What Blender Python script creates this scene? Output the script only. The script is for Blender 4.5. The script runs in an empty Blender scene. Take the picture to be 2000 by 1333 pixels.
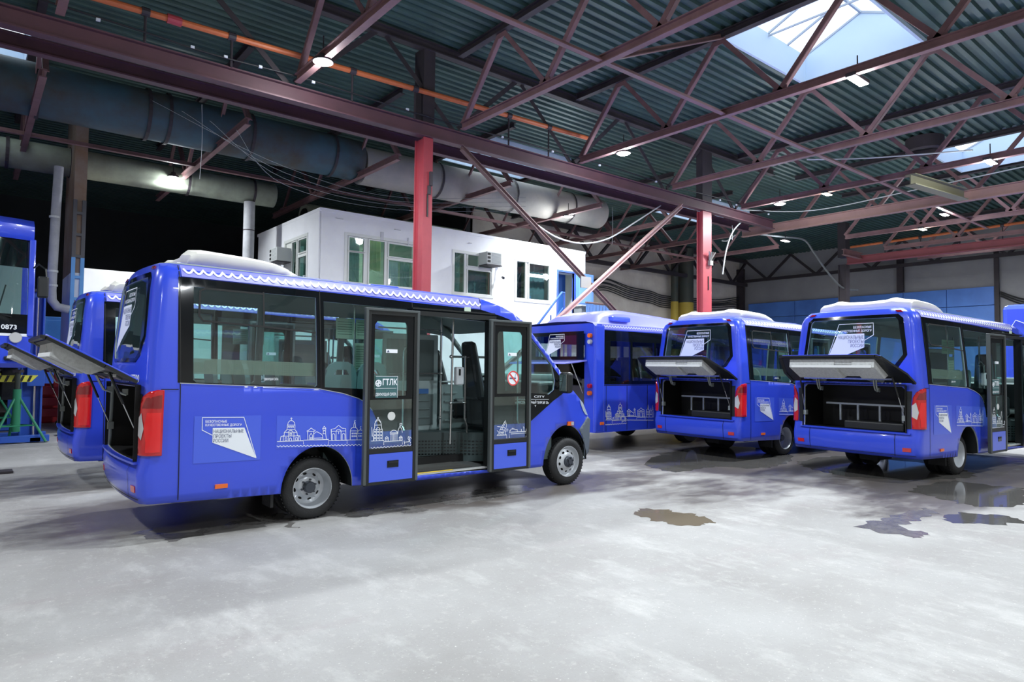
import bpy, math, random
from mathutils import Vector, Matrix
from mathutils.geometry import delaunay_2d_cdt
random.seed(7)
SC = bpy.context.scene
COL = SC.collection
PI = math.pi

# ---------------------------------------------------------------- camera
YAW, PITCH, ROLL, CAMH, FPX = 0.885711, 0.0402123, 0.0108919, 1.7143, 1303.26
_f = Vector((math.cos(YAW)*math.cos(PITCH), math.sin(YAW)*math.cos(PITCH), math.sin(PITCH)))
_r = Vector((math.sin(YAW), -math.cos(YAW), 0)); _u = _r.cross(_f)
_R = _r*math.cos(ROLL)+_u*math.sin(ROLL); _U = -_r*math.sin(ROLL)+_u*math.cos(ROLL)
cam = bpy.data.cameras.new('camera'); cam.sensor_width = 36; cam.lens = FPX/2000*36
cam.clip_start = .05; cam.clip_end = 300
co = bpy.data.objects.new('camera', cam); COL.objects.link(co)
M = Matrix((_R, _U, -_f)).transposed().to_4x4(); M.translation = Vector((0, 0, CAMH))
co.matrix_world = M
SC.camera = co
# ---------------------------------------------------------------- world, exposure
w = bpy.data.worlds.new('daylight'); SC.world = w; w.use_nodes = True
bg = w.node_tree.nodes['Background']; bg.inputs[0].default_value = (.82, .91, 1, 1); bg.inputs[1].default_value = 2.2
SC.view_settings.view_transform = 'Standard'; SC.view_settings.look = 'None'
SC.view_settings.gamma = 1; SC.view_settings.use_curve_mapping = False
SC.view_settings.exposure = EXPO = 0.12
LAMP_W = 330.0      # radiant watts of one large ceiling lamp
# ---------------------------------------------------------------- materials
MATS = {}
def mat(name, col, rough=.6, metal=0, coat=0, emit=None, es=0, noise=0, nscale=6, col2=None, bump=0, bscale=30, spec=None, alpha=None, trans=0):
    if name in MATS: return MATS[name]
    m = bpy.data.materials.new(name); m.use_nodes = True; nt = m.node_tree; N = nt.nodes; L = nt.links
    b = N['Principled BSDF']
    b.inputs['Base Color'].default_value = (*col, 1); b.inputs['Roughness'].default_value = rough
    b.inputs['Metallic'].default_value = metal; b.inputs['Coat Weight'].default_value = coat
    b.inputs['Coat Roughness'].default_value = .06
    if spec is not None: b.inputs['Specular IOR Level'].default_value = spec
    if emit: b.inputs['Emission Color'].default_value = (*emit, 1); b.inputs['Emission Strength'].default_value = es
    if alpha is not None: b.inputs['Alpha'].default_value = alpha
    if noise:
        tc = N.new('ShaderNodeTexCoord'); n = N.new('ShaderNodeTexNoise'); n.inputs['Scale'].default_value = nscale; n.inputs['Detail'].default_value = 5; n.inputs['Roughness'].default_value = .65
        L.new(tc.outputs['Object'], n.inputs['Vector'])
        r = N.new('ShaderNodeMapRange'); r.inputs[1].default_value = .38; r.inputs[2].default_value = .66; L.new(n.outputs['Fac'], r.inputs[0]); r.inputs[4].default_value = noise
        mx = N.new('ShaderNodeMix'); mx.data_type = 'RGBA'; mx.inputs[6].default_value = (*col, 1); mx.inputs[7].default_value = (*(col2 or [c*.45 for c in col]), 1)
        L.new(r.outputs[0], mx.inputs[0]); L.new(mx.outputs[2], b.inputs['Base Color'])
    if bump:
        tc = N.new('ShaderNodeTexCoord'); n = N.new('ShaderNodeTexNoise'); n.inputs['Scale'].default_value = bscale; n.inputs['Detail'].default_value = 4
        L.new(tc.outputs['Object'], n.inputs['Vector'])
        bp = N.new('ShaderNodeBump'); bp.inputs['Strength'].default_value = bump; bp.inputs['Distance'].default_value = .02
        L.new(n.outputs['Fac'], bp.inputs['Height']); L.new(bp.outputs[0], b.inputs['Normal'])
    MATS[name] = m; return m
def glass(name, tint, refl=.09, tr=1.0):
    if name in MATS: return MATS[name]
    m = bpy.data.materials.new(name); m.use_nodes = True; nt = m.node_tree; N = nt.nodes; L = nt.links
    N.remove(N['Principled BSDF']); out = N['Material Output']
    t = N.new('ShaderNodeBsdfTransparent'); t.inputs[0].default_value = (*tint, 1)
    g = N.new('ShaderNodeBsdfGlossy'); g.inputs['Roughness'].default_value = .02; g.inputs[0].default_value = (1, 1, 1, 1)
    lw = N.new('ShaderNodeLayerWeight'); lw.inputs[0].default_value = .35
    mr = N.new('ShaderNodeMapRange'); mr.inputs[3].default_value = refl; mr.inputs[4].default_value = .8
    p = N.new('ShaderNodeMath'); p.operation = 'POWER'; p.inputs[1].default_value = 2.5
    L.new(lw.outputs['Facing'], p.inputs[0]); L.new(p.outputs[0], mr.inputs[0])
    mx = N.new('ShaderNodeMixShader'); L.new(mr.outputs[0], mx.inputs[0]); L.new(t.outputs[0], mx.inputs[1]); L.new(g.outputs[0], mx.inputs[2])
    L.new(mx.outputs[0], out.inputs[0]); MATS[name] = m; return m
BLUE = mat('blue bus paint', (.028, .068, .66), .32, coat=.6)
BLUE2 = mat('blue bus paint with film', (.055, .112, .71), .38, coat=.4)
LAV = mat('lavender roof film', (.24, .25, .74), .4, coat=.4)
WHT = mat('white vinyl', (.80, .84, .90), .5)
INK = mat('grey ink', (.09, .11, .2), .6)
LIN = mat('grey cabin lining', (.30, .34, .34), .7)
BLK = mat('black glazing', (.004, .006, .008), .08, spec=.35)
BPL = mat('black plastic', (.007, .009, .010), .42)
DRUB = mat('door rubber profile', (.075, .088, .092), .32)
RUB = mat('tyre rubber', (.014, .015, .017), .6, bump=.3, bscale=60)
SIL = mat('silver wheel paint', (.55, .58, .62), .35, metal=.3)
HUBD = mat('dark hub steel', (.07, .08, .1), .4, metal=.5)
GPL = mat('grey bumper plastic', (.10, .125, .16), .5)
RED = mat('red lamp lens', (.50, .006, .010), .12, coat=.8)
REDD = mat('dark red lamp lens', (.20, .005, .01), .12, coat=.8)
CLR = mat('clear lamp lens', (.50, .51, .53), .1, coat=.8)
ORG = mat('orange lamp lens', (.85, .16, .02), .2)
ACW = mat('white roof unit plastic', (.74, .73, .68), .45)
CHR = mat('polished steel rail', (.55, .57, .58), .22, metal=.9)
SEAT = mat('grey blue seat plastic', (.16, .25, .27), .5)
INTG = mat('grey interior plastic', (.34, .43, .44), .45)
INTD = mat('dark interior floor', (.05, .055, .055), .6)
FOAM = mat('grey foam liner', (.58, .60, .60), .8, noise=.4, nscale=30)
GLS = glass('tinted bus glass', (.72, .91, .89), .09)
GLD = glass('dark bus glass', (.36, .40, .42), .08)
GLW = glass('office window glass', (.45, .62, .60), .16)
PUR = mat('purple red primer', (.115, .050, .062), .55, noise=.5, nscale=1.5, col2=(.055, .03, .04))
PUR2 = mat('faded pink primer', (.25, .135, .135), .55, noise=.6, nscale=1.5, col2=(.12, .065, .065))
DARKM = mat('dark sooty steel', (.045, .035, .042), .6, noise=.6, nscale=1.2, col2=(.02, .018, .022))
REDC = mat('red column paint', (.42, .055, .07), .45, noise=.35, nscale=2, col2=(.24, .03, .05))
PIPEO = mat('orange pipe paint', (.62, .16, .05), .5, noise=.4, nscale=4, col2=(.3, .08, .03))
WHITEB = mat('white painted panel', (.88, .89, .91), .65, noise=.35, nscale=1.2, col2=(.72, .72, .76))
LBLUE = mat('light blue paint', (.13, .30, .75), .5)
# ---------------------------------------------------------------- mesh helpers
def tag(o, label=None, cat=None, group=None, kind=None):
    if label: o['label'] = label
    if cat: o['category'] = cat
    if group: o['group'] = group
    if kind: o['kind'] = kind
    return o
def thing(name, label, cat, loc=(0, 0, 0), rz=0, group=None):
    o = bpy.data.objects.new(name, None); COL.objects.link(o); o.location = loc; o.rotation_euler = (0, 0, rz); o.empty_display_size = .1
    return tag(o, label, cat, group)
class MB:
    def __init__(s): s.v = []; s.f = []; s.mi = []
    def add(s, vs, fs, mi=0):
        n = len(s.v); s.v += [tuple(v) for v in vs]; s.f += [tuple(n+i for i in f) for f in fs]; s.mi += [mi]*len(fs); return s
    def box(s, x0, x1, y0, y1, z0, z1, mi=0):
        return s.hexa([(x0, y0, z0), (x1, y0, z0), (x1, y1, z0), (x0, y1, z0), (x0, y0, z1), (x1, y0, z1), (x1, y1, z1), (x0, y1, z1)], mi)
    def hexa(s, c, mi=0): return s.add(c, [(0, 3, 2, 1), (4, 5, 6, 7), (0, 1, 5, 4), (1, 2, 6, 5), (2, 3, 7, 6), (3, 0, 4, 7)], mi)
    def bar(s, p, q, w, h, up=(0, 0, 1), mi=0):
        p, q = Vector(p), Vector(q); d = (q-p).normalized(); up = Vector(up)
        if abs(d.dot(up)) > .98: up = Vector((0, 1, 0)) if abs(d.y) < .9 else Vector((1, 0, 0))
        a = d.cross(up).normalized()*w/2; b = a.cross(d).normalized()*h/2
        return s.hexa([p-a-b, p+a-b, q+a-b, q-a-b, p-a+b, p+a+b, q+a+b, q-a+b][:8], mi)
    def angle(s, p, q, w, t=.012, up=(0, 0, 1)):      # L-profile member
        p, q = Vector(p), Vector(q); d = (q-p).normalized(); up = Vector(up)
        if abs(d.dot(up)) > .98: up = Vector((0, 1, 0))
        a = d.cross(up).normalized(); b = a.cross(d).normalized()
        s.bar(p+a*w/2, q+a*w/2, w, t, up); s.bar(p+b*w/2, q+b*w/2, t, w, up); return s
    def chan(s, p, q, w, h, t=.02, side=1):           # I / channel section
        p, q = Vector(p), Vector(q); z = Vector((0, 0, 1))
        s.bar(p+z*(h/2-t/2), q+z*(h/2-t/2), w, t); s.bar(p-z*(h/2-t/2), q-z*(h/2-t/2), w, t); s.bar(p, q, t*1.2, h-2*t); return s
    def tube(s, pts, r, n=10, cap=True):
        P = [Vector(p) for p in pts]; m = len(P); rings = []; 
        d0 = (P[1]-P[0]).normalized(); a = d0.orthogonal().normalized()
        for i, p in enumerate(P):
            d = ((P[min(i+1, m-1)]-P[i]).normalized()+(P[i]-P[max(i-1, 0)]).normalized()).normalized()
            a = (a-d*a.dot(d)).normalized(); b = d.cross(a); rr = r[i] if isinstance(r, (list, tuple)) else r
            rings.append([p+a*rr*math.cos(2*PI*k/n)+b*rr*math.sin(2*PI*k/n) for k in range(n)])
        fs = [(i*n+k, i*n+(k+1) % n, (i+1)*n+(k+1) % n, (i+1)*n+k) for i in range(m-1) for k in range(n)]
        if cap: fs += [tuple(range(n))[::-1], tuple(range((m-1)*n, m*n))]
        return s.add([v for R_ in rings for v in R_], fs)
    def lathe(s, prof, n=48, c=(0, 0, 0), axis='y'):   # prof: (radius, offset along axis)
        vs = []
        for r, o in prof:
            for k in range(n):
                a = 2*PI*k/n; x, z = r*math.cos(a), r*math.sin(a)
                vs.append((c[0]+x, c[1]+o, c[2]+z) if axis == 'y' else ((c[0]+o, c[1]+x, c[2]+z) if axis == 'x' else (c[0]+x, c[1]+z, c[2]+o)))
        m = len(prof); fs = [(i*n+k, i*n+(k+1) % n, (i+1)*n+(k+1) % n, (i+1)*n+k) for i in range(m-1) for k in range(n)]
        return s.add(vs, fs)
    def sphere(s, c, r, n=12, m=8, sx=1, sy=1, sz=1):
        vs = []; 
        for i in range(m+1):
            t = PI*i/m
            for k in range(n): vs.append((c[0]+r*sx*math.sin(t)*math.cos(2*PI*k/n), c[1]+r*sy*math.sin(t)*math.sin(2*PI*k/n), c[2]+r*sz*math.cos(t)))
        return s.add(vs, [(i*n+k, i*n+(k+1) % n, (i+1)*n+(k+1) % n, (i+1)*n+k) for i in range(m) for k in range(n)])
    def prism(s, poly, f0, f1):  # poly 2D list; f0,f1 map (a,b)->3D
        n = len(poly); vs = [f0(*p) for p in poly]+[f1(*p) for p in poly]
        return s.add(vs, [tuple(range(n))[::-1], tuple(range(n, 2*n))]+[(i, (i+1) % n, n+(i+1) % n, n+i) for i in range(n)])
    def build(s, name, m, parent=None, smooth=False, xf=None, bevel=0, solid=0, soff=-1, fixn=True):
        me = bpy.data.meshes.new(name); vs = [xf(Vector(v)) for v in s.v] if xf else s.v
        me.from_pydata([tuple(v) for v in vs], [], s.f)
        ms = m if isinstance(m, (list, tuple)) else [m]
        for q in ms: me.materials.append(q)
        if len(ms) > 1: me.polygons.foreach_set('material_index', s.mi)
        if fixn:
            import bmesh
            bm = bmesh.new(); bm.from_mesh(me); bmesh.ops.remove_doubles(bm, verts=bm.verts, dist=1e-5); bmesh.ops.recalc_face_normals(bm, faces=bm.faces); bm.to_mesh(me); bm.free()
        if smooth: me.shade_smooth(); me.set_sharp_from_angle(angle=math.radians(smooth if smooth is not True else 35))
        me.update()
        o = bpy.data.objects.new(name, me); COL.objects.link(o)
        if parent: o.parent = parent
        if bevel:
            b = o.modifiers.new('bevel', 'BEVEL'); b.width = bevel; b.segments = 2; b.limit_method = 'ANGLE'
        if solid:
            b = o.modifiers.new('solid', 'SOLIDIFY'); b.thickness = solid; b.offset = soff
        return o
def dup(root):
    r = root.copy(); COL.objects.link(r)
    for ch in root.children:
        c = ch.copy(); COL.objects.link(c); c.parent = r
        for g in ch.children:
            d = g.copy(); COL.objects.link(d); d.parent = c
    return r
def pip(p, poly):
    x, y = p; c = False; n = len(poly); j = n-1
    for i in range(n):
        xi, yi = poly[i]; xj, yj = poly[j]
        if (yi > y) != (yj > y) and x < (xj-xi)*(y-yi)/(yj-yi)+xi: c = not c
        j = i
    return c
def densify(poly, step, closed=True):
    out = []; n = len(poly)
    for i in range(n if closed else n-1):
        a, b = poly[i], poly[(i+1) % n]; k = max(1, int(math.hypot(b[0]-a[0], b[1]-a[1])/step+.5))
        for t in range(k): out.append((a[0]+(b[0]-a[0])*t/k, a[1]+(b[1]-a[1])*t/k))
    if not closed: out.append(poly[-1])
    return out
def cdt(outer, holes=(), step=.12, us=None):
    loops = [densify(outer, step)]+[densify(h, step) for h in holes]
    pts = []; ed = []
    for l in loops:
        n0 = len(pts); pts += l; ed += [(n0+i, n0+(i+1) % len(l)) for i in range(len(l))]
    xs = [p[0] for p in loops[0]]; ys = [p[1] for p in loops[0]]
    gx = us or [min(xs)+step*(i+.5) for i in range(int((max(xs)-min(xs))/step)+1)]
    gy = [min(ys)+step*(i+.5) for i in range(int((max(ys)-min(ys))/step)+1)]
    if len(gx)*len(gy) > 4:
        for x in gx:
            for y in gy:
                if pip((x, y), outer) and not any(pip((x, y), h) for h in holes): pts.append((x+1e-4*math.sin(y*97), y+1e-4*math.sin(x*83)))
    r = delaunay_2d_cdt([Vector(p) for p in pts], ed, [], 0, 1e-6)
    V = [(v.x, v.y) for v in r[0]]; F = []
    for f in r[2]:
        c = (sum(V[i][0] for i in f)/len(f), sum(V[i][1] for i in f)/len(f))
        if pip(c, outer) and not any(pip(c, h) for h in holes): F.append(tuple(f))
    used = sorted({i for f in F for i in f}); ix = {o: n for n, o in enumerate(used)}
    return [V[i] for i in used], [tuple(ix[i] for i in f) for f in F]
class P2(tuple): k = 0
def ribbons(strokes, w):
    V = []; F = []; kk = 0
    for s in strokes:
        n = len(s); 
        if n < 2: continue
        offs = []
        for i in range(n):
            a = s[max(i-1, 0)]; b = s[min(i+1, n-1)]
            if i == n-1 and s[0] == s[-1]: a, b = s[-2], s[1]
            if i == 0 and s[0] == s[-1]: a, b = s[-2], s[1]
            dx, dy = b[0]-a[0], b[1]-a[1]; L_ = math.hypot(dx, dy) or 1; nx, ny = -dy/L_, dx/L_
            a2 = s[i]; b2 = s[i+1] if i < n-1 else s[i]; p2 = s[i-1] if i else s[i]
            ex, ey = (b2[0]-a2[0], b2[1]-a2[1]) if i < n-1 else (a2[0]-p2[0], a2[1]-p2[1]); el = math.hypot(ex, ey) or 1
            k = min(1.6, 1/max(.3, abs(nx*(-ey/el)+ny*(ex/el))))
            offs.append((nx*w/2*k, ny*w/2*k))
        n0 = len(V); kk += 1
        for p, o in zip(s, offs):
            for q in (P2((p[0]+o[0], p[1]+o[1])), P2((p[0]-o[0], p[1]-o[1]))): q.k = kk; V.append(q)
        F += [(n0+2*i, n0+2*i+1, n0+2*i+3, n0+2*i+2) for i in range(n-1)]
    return V, F
def text2d(txt, h, width=None, bold=0.0, align='LEFT'):
    """flat lettering as 2-D triangles; h = cap height, width = total width"""
    cu = bpy.data.curves.new('t', 'FONT'); cu.body = txt; cu.size = 1; cu.align_x = align; cu.offset = bold; cu.resolution_u = 3; cu.fill_mode = 'FRONT'
    o = bpy.data.objects.new('t', cu); COL.objects.link(o)
    dg = bpy.context.evaluated_depsgraph_get(); me = o.evaluated_get(dg).to_mesh()
    V = [(v.co.x, v.co.y) for v in me.vertices]; F = [tuple(p.vertices) for p in me.polygons]
    o.evaluated_get(dg).to_mesh_clear(); bpy.data.objects.remove(o); bpy.data.curves.remove(cu)
    if not V: return [], []
    x0 = min(v[0] for v in V); x1 = max(v[0] for v in V); sy = h/.73; sx = (width/(x1-x0)) if width else sy
    ox = x0 if align == 'LEFT' else (x1 if align == 'RIGHT' else (x0+x1)/2)
    return [((v[0]-ox)*sx, v[1]*sy) for v in V], F
SKY_A=[[(-0.469,0.907),(-0.183,0.899),(-0.18,0.86)],[(-0.18,0.904),(0.106,0.895),(0.105,0.846)],[(0.106,0.882),(0.329,0.874),(0.328,0.834)],[(0.329,0.875),(0.56,0.865)],[(-0.472,0.863),(-0.453,0.849),(-0.435,0.861),(-0.416,0.847),(-0.398,0.86),(-0.38,0.845),(-0.361,0.858),(-0.343,0.844),(-0.324,0.856),(-0.305,0.842),(-0.287,0.854),(-0.268,0.84),(-0.249,0.853),(-0.23,0.838),(-0.211,0.851),(-0.192,0.836),(-0.173,0.849),(-0.153,0.834),(-0.135,0.847),(-0.115,0.832),(-0.096,0.845),(-0.076,0.831),(-0.057,0.843),(-0.037,0.829),(-0.018,0.841),(0.002,0.827),(0.022,0.84),(0.042,0.825),(0.062,0.838),(0.082,0.823),(0.102,0.836),(0.122,0.821),(0.142,0.834),(0.163,0.819),(0.183,0.832),(0.203,0.817),(0.223,0.83),(0.244,0.815),(0.265,0.828),(0.286,0.813),(0.306,0.826),(0.327,0.811),(0.348,0.824),(0.369,0.809),(0.39,0.822),(0.411,0.807),(0.432,0.82),(0.454,0.805),(0.475,0.818),(0.496,0.802),(0.518,0.816),(0.539,0.8),(0.561,0.814)],[(-0.437,0.911),(-0.43,0.955),(-0.395,0.967),(-0.395,1.0),(-0.367,1.027),(-0.364,1.076),(-0.358,1.084)],[(-0.214,0.899),(-0.224,0.948),(-0.252,0.961),(-0.257,0.996),(-0.281,1.025),(-0.28,1.072),(-0.286,1.081)],[(-0.282,1.076),(-0.285,1.094),(-0.294,1.109),(-0.307,1.119),(-0.322,1.123),(-0.336,1.121),(-0.349,1.111),(-0.357,1.097),(-0.359,1.08)],[(-0.321,1.123),(-0.322,1.156)],[(-0.332,1.146),(-0.31,1.145)],[(-0.364,1.076),(-0.28,1.072)],[(-0.365,1.029),(-0.279,1.025)],[(-0.395,1.0),(-0.257,0.994)],[(-0.431,0.961),(-0.22,0.954)],[(-0.303,0.995),(-0.305,1.003),(-0.31,1.011),(-0.318,1.016),(-0.327,1.018),(-0.336,1.017),(-0.343,1.012),(-0.348,1.006),(-0.35,0.998)],[(-0.35,0.998),(-0.347,0.907)],[(-0.291,0.995),(-0.289,0.904)],[(-0.315,0.922),(-0.316,0.928),(-0.319,0.933),(-0.323,0.936),(-0.327,0.937),(-0.332,0.937),(-0.335,0.934),(-0.338,0.929),(-0.339,0.923)],[(-0.339,0.923),(-0.338,0.907)],[(-0.315,0.922),(-0.315,0.905)],[(-0.386,0.942),(-0.366,0.941),(-0.366,0.913),(-0.385,0.914),(-0.386,0.942)],[(-0.271,0.937),(-0.251,0.936),(-0.251,0.908),(-0.27,0.909),(-0.271,0.937)],[(-0.341,1.046),(-0.343,1.059),(-0.349,1.065),(-0.354,1.06),(-0.356,1.047)],[(-0.318,1.045),(-0.321,1.058),(-0.326,1.064),(-0.331,1.059),(-0.333,1.046)],[(-0.295,1.044),(-0.298,1.057),(-0.303,1.063),(-0.309,1.058),(-0.311,1.045)],[(-0.407,0.964),(-0.406,0.911)],[(-0.239,0.955),(-0.238,0.902)],[(-0.337,0.985),(-0.314,0.983),(-0.314,0.967),(-0.336,0.968),(-0.337,0.985)],[(-0.15,0.995),(-0.054,0.995)],[(-0.149,1.005),(-0.129,1.009),(-0.101,1.033),(-0.072,1.01),(-0.05,1.003)],[(-0.139,0.993),(-0.135,0.907)],[(-0.072,0.993),(-0.071,0.949)],[(-0.118,0.906),(-0.119,0.948),(-0.1,0.976),(-0.084,0.95),(-0.081,0.904)],[(-0.07,0.903),(-0.071,0.966),(-0.037,0.99),(0.022,0.957),(0.033,0.939),(0.036,0.903)],[(-0.07,0.92),(0.033,0.917)],[(-0.105,0.93),(-0.092,0.93),(-0.092,0.907),(-0.105,0.908),(-0.105,0.93)],[(0.031,0.962),(0.066,0.963),(0.078,0.903)],[(0.038,0.962),(0.037,1.003),(0.029,1.02),(0.048,1.045),(0.068,1.02),(0.064,1.003),(0.066,0.963)],[(0.029,1.02),(0.068,1.02)],[(0.058,0.989),(0.055,0.997),(0.05,1.001),(0.045,0.998),(0.043,0.99)],[(0.136,0.887),(0.13,1.008),(0.174,1.013),(0.217,1.047),(0.261,1.013),(0.305,1.007),(0.311,0.878)],[(0.131,0.985),(0.308,0.98)],[(0.248,0.975),(0.246,0.985),(0.239,0.994),(0.229,1.0),(0.218,1.002),(0.207,1.001),(0.197,0.996),(0.191,0.988),(0.189,0.978)],[(0.189,0.978),(0.191,0.883)],[(0.248,0.975),(0.25,0.882)],[(0.175,0.936),(0.174,0.944),(0.17,0.951),(0.165,0.956),(0.159,0.958),(0.152,0.957),(0.147,0.952),(0.144,0.946),(0.143,0.938)],[(0.143,0.938),(0.144,0.886)],[(0.175,0.936),(0.177,0.884)],[(0.295,0.931),(0.294,0.939),(0.29,0.946),(0.285,0.951),(0.278,0.953),(0.272,0.952),(0.267,0.948),(0.263,0.941),(0.262,0.933)],[(0.262,0.933),(0.263,0.881)],[(0.295,0.931),(0.297,0.879)],[(0.219,0.976),(0.219,0.951)],[(0.36,0.875),(0.36,0.978)],[(0.453,0.973),(0.454,0.955)],[(0.453,0.973),(0.449,0.989),(0.439,1.003),(0.423,1.013),(0.405,1.017),(0.388,1.015),(0.373,1.007),(0.363,0.994),(0.36,0.978)],[(0.36,0.978),(0.453,0.973)],[(0.399,1.018),(0.402,1.054),(0.41,1.067),(0.419,1.053),(0.424,1.016)],[(0.421,1.09),(0.415,1.092),(0.409,1.088),(0.407,1.08),(0.409,1.072),(0.415,1.068),(0.421,1.069)],[(0.527,0.938),(0.523,0.955),(0.514,0.969),(0.5,0.979),(0.484,0.983),(0.468,0.98),(0.454,0.972),(0.445,0.959),(0.442,0.943)],[(0.442,0.943),(0.527,0.941)],[(0.442,0.943),(0.444,0.87)],[(0.527,0.941),(0.529,0.867)],[(0.492,1.021),(0.486,1.023),(0.481,1.019),(0.479,1.011),(0.481,1.003),(0.487,0.999),(0.492,1.0)],[(0.484,0.983),(0.483,0.998)],[(0.505,0.979),(0.508,0.997),(0.555,0.996)],[(0.517,0.998),(0.521,1.045),(0.53,1.057),(0.542,1.044),(0.547,0.996)],[(0.538,1.08),(0.532,1.082),(0.528,1.078),(0.526,1.071),(0.528,1.063),(0.533,1.059),(0.538,1.06)],[(0.553,0.981),(0.556,0.865)],[(0.378,0.955),(0.385,0.955),(0.385,0.942),(0.378,0.943),(0.378,0.955)],[(0.378,0.924),(0.386,0.923),(0.386,0.911),(0.378,0.911),(0.378,0.924)],[(0.4,0.954),(0.408,0.953),(0.408,0.941),(0.401,0.942),(0.4,0.954)],[(0.401,0.922),(0.409,0.922),(0.409,0.91),(0.401,0.91),(0.401,0.922)],[(0.423,0.953),(0.431,0.952),(0.431,0.94),(0.423,0.94),(0.423,0.953)],[(0.424,0.921),(0.431,0.921),(0.432,0.908),(0.424,0.909),(0.424,0.921)],[(0.46,0.922),(0.468,0.921),(0.468,0.909),(0.46,0.909),(0.46,0.922)],[(0.481,0.921),(0.489,0.92),(0.489,0.908),(0.481,0.908),(0.481,0.921)],[(0.502,0.919),(0.51,0.919),(0.51,0.907),(0.503,0.907),(0.502,0.919)]]
SKY_B=[[(0.554,0.863),(0.716,0.86),(0.718,0.807)],[(0.719,0.846),(0.959,0.845),(0.962,0.8)],[(0.554,0.791),(0.575,0.776),(0.596,0.791),(0.618,0.775),(0.639,0.791),(0.66,0.775),(0.681,0.791),(0.703,0.775),(0.725,0.791),(0.747,0.775),(0.768,0.79),(0.79,0.775),(0.812,0.79),(0.834,0.775),(0.856,0.79),(0.878,0.774),(0.9,0.79),(0.923,0.774),(0.945,0.79),(0.968,0.774),(0.99,0.79),(1.013,0.774),(1.035,0.79),(1.058,0.774),(1.081,0.79)],[(0.56,1.022),(0.567,0.917),(0.588,0.915),(0.591,0.863)],[(0.583,0.865),(0.582,0.99),(0.595,1.011),(0.596,1.059),(0.608,1.081),(0.598,1.09)],[(0.701,0.865),(0.694,0.987),(0.683,1.007),(0.677,1.06),(0.665,1.078),(0.674,1.087)],[(0.582,0.993),(0.694,0.989)],[(0.597,1.042),(0.681,1.04)],[(0.608,1.081),(0.622,1.107),(0.636,1.115),(0.651,1.105),(0.665,1.078)],[(0.635,1.115),(0.635,1.134)],[(0.626,1.126),(0.646,1.125)],[(0.653,1.079),(0.65,1.089),(0.645,1.096),(0.637,1.099),(0.629,1.097),(0.623,1.09),(0.621,1.08)],[(0.617,0.991),(0.62,0.865)],[(0.659,0.991),(0.661,0.866)],[(0.661,0.989),(0.657,1.002),(0.649,1.012),(0.638,1.016),(0.628,1.013),(0.62,1.004),(0.617,0.991)],[(0.594,0.975),(0.606,0.974),(0.606,0.96),(0.595,0.961),(0.594,0.975)],[(0.595,0.935),(0.607,0.934),(0.607,0.92),(0.596,0.921),(0.595,0.935)],[(0.596,0.9),(0.608,0.899),(0.608,0.885),(0.596,0.886),(0.596,0.9)],[(0.631,0.973),(0.643,0.972),(0.644,0.958),(0.632,0.959),(0.631,0.973)],[(0.632,0.933),(0.644,0.932),(0.644,0.918),(0.633,0.919),(0.632,0.933)],[(0.633,0.898),(0.645,0.897),(0.645,0.883),(0.633,0.884),(0.633,0.898)],[(0.671,0.971),(0.683,0.97),(0.683,0.956),(0.671,0.957),(0.671,0.971)],[(0.672,0.931),(0.683,0.93),(0.684,0.916),(0.672,0.917),(0.672,0.931)],[(0.672,0.896),(0.684,0.895),(0.684,0.881),(0.673,0.882),(0.672,0.896)],[(0.789,0.931),(0.9,0.929)],[(0.89,0.934),(0.886,0.948),(0.876,0.96),(0.86,0.969),(0.842,0.973),(0.825,0.971),(0.81,0.964),(0.8,0.953),(0.797,0.939)],[(0.788,0.944),(0.9,0.943)],[(0.805,0.85),(0.804,0.93)],[(0.823,0.85),(0.821,0.929)],[(0.841,0.849),(0.839,0.928)],[(0.859,0.849),(0.857,0.927)],[(0.883,0.849),(0.882,0.928)],[(0.731,0.85),(0.732,0.885),(0.768,0.886),(0.77,0.85)],[(0.725,0.886),(0.747,0.905),(0.772,0.886)],[(0.914,0.848),(0.915,0.881),(0.952,0.881),(0.955,0.848)],[(0.909,0.881),(0.933,0.901),(0.956,0.881)],[(0.75,0.851),(0.75,0.884)],[(0.934,0.848),(0.934,0.882)],[(0.89,0.943),(0.899,0.979),(0.919,1.018),(0.945,0.976),(0.953,0.94)],[(0.918,1.048),(0.943,1.047),(0.943,1.026),(0.919,1.027),(0.918,1.048)],[(0.919,1.018),(0.918,1.048)],[(0.976,0.844),(0.985,0.803),(0.986,0.825),(1.036,0.827),(1.057,0.844),(1.04,0.89),(1.067,0.875),(1.075,0.861)],[(1.035,0.89),(1.027,0.868),(1.068,0.807)]]
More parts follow.
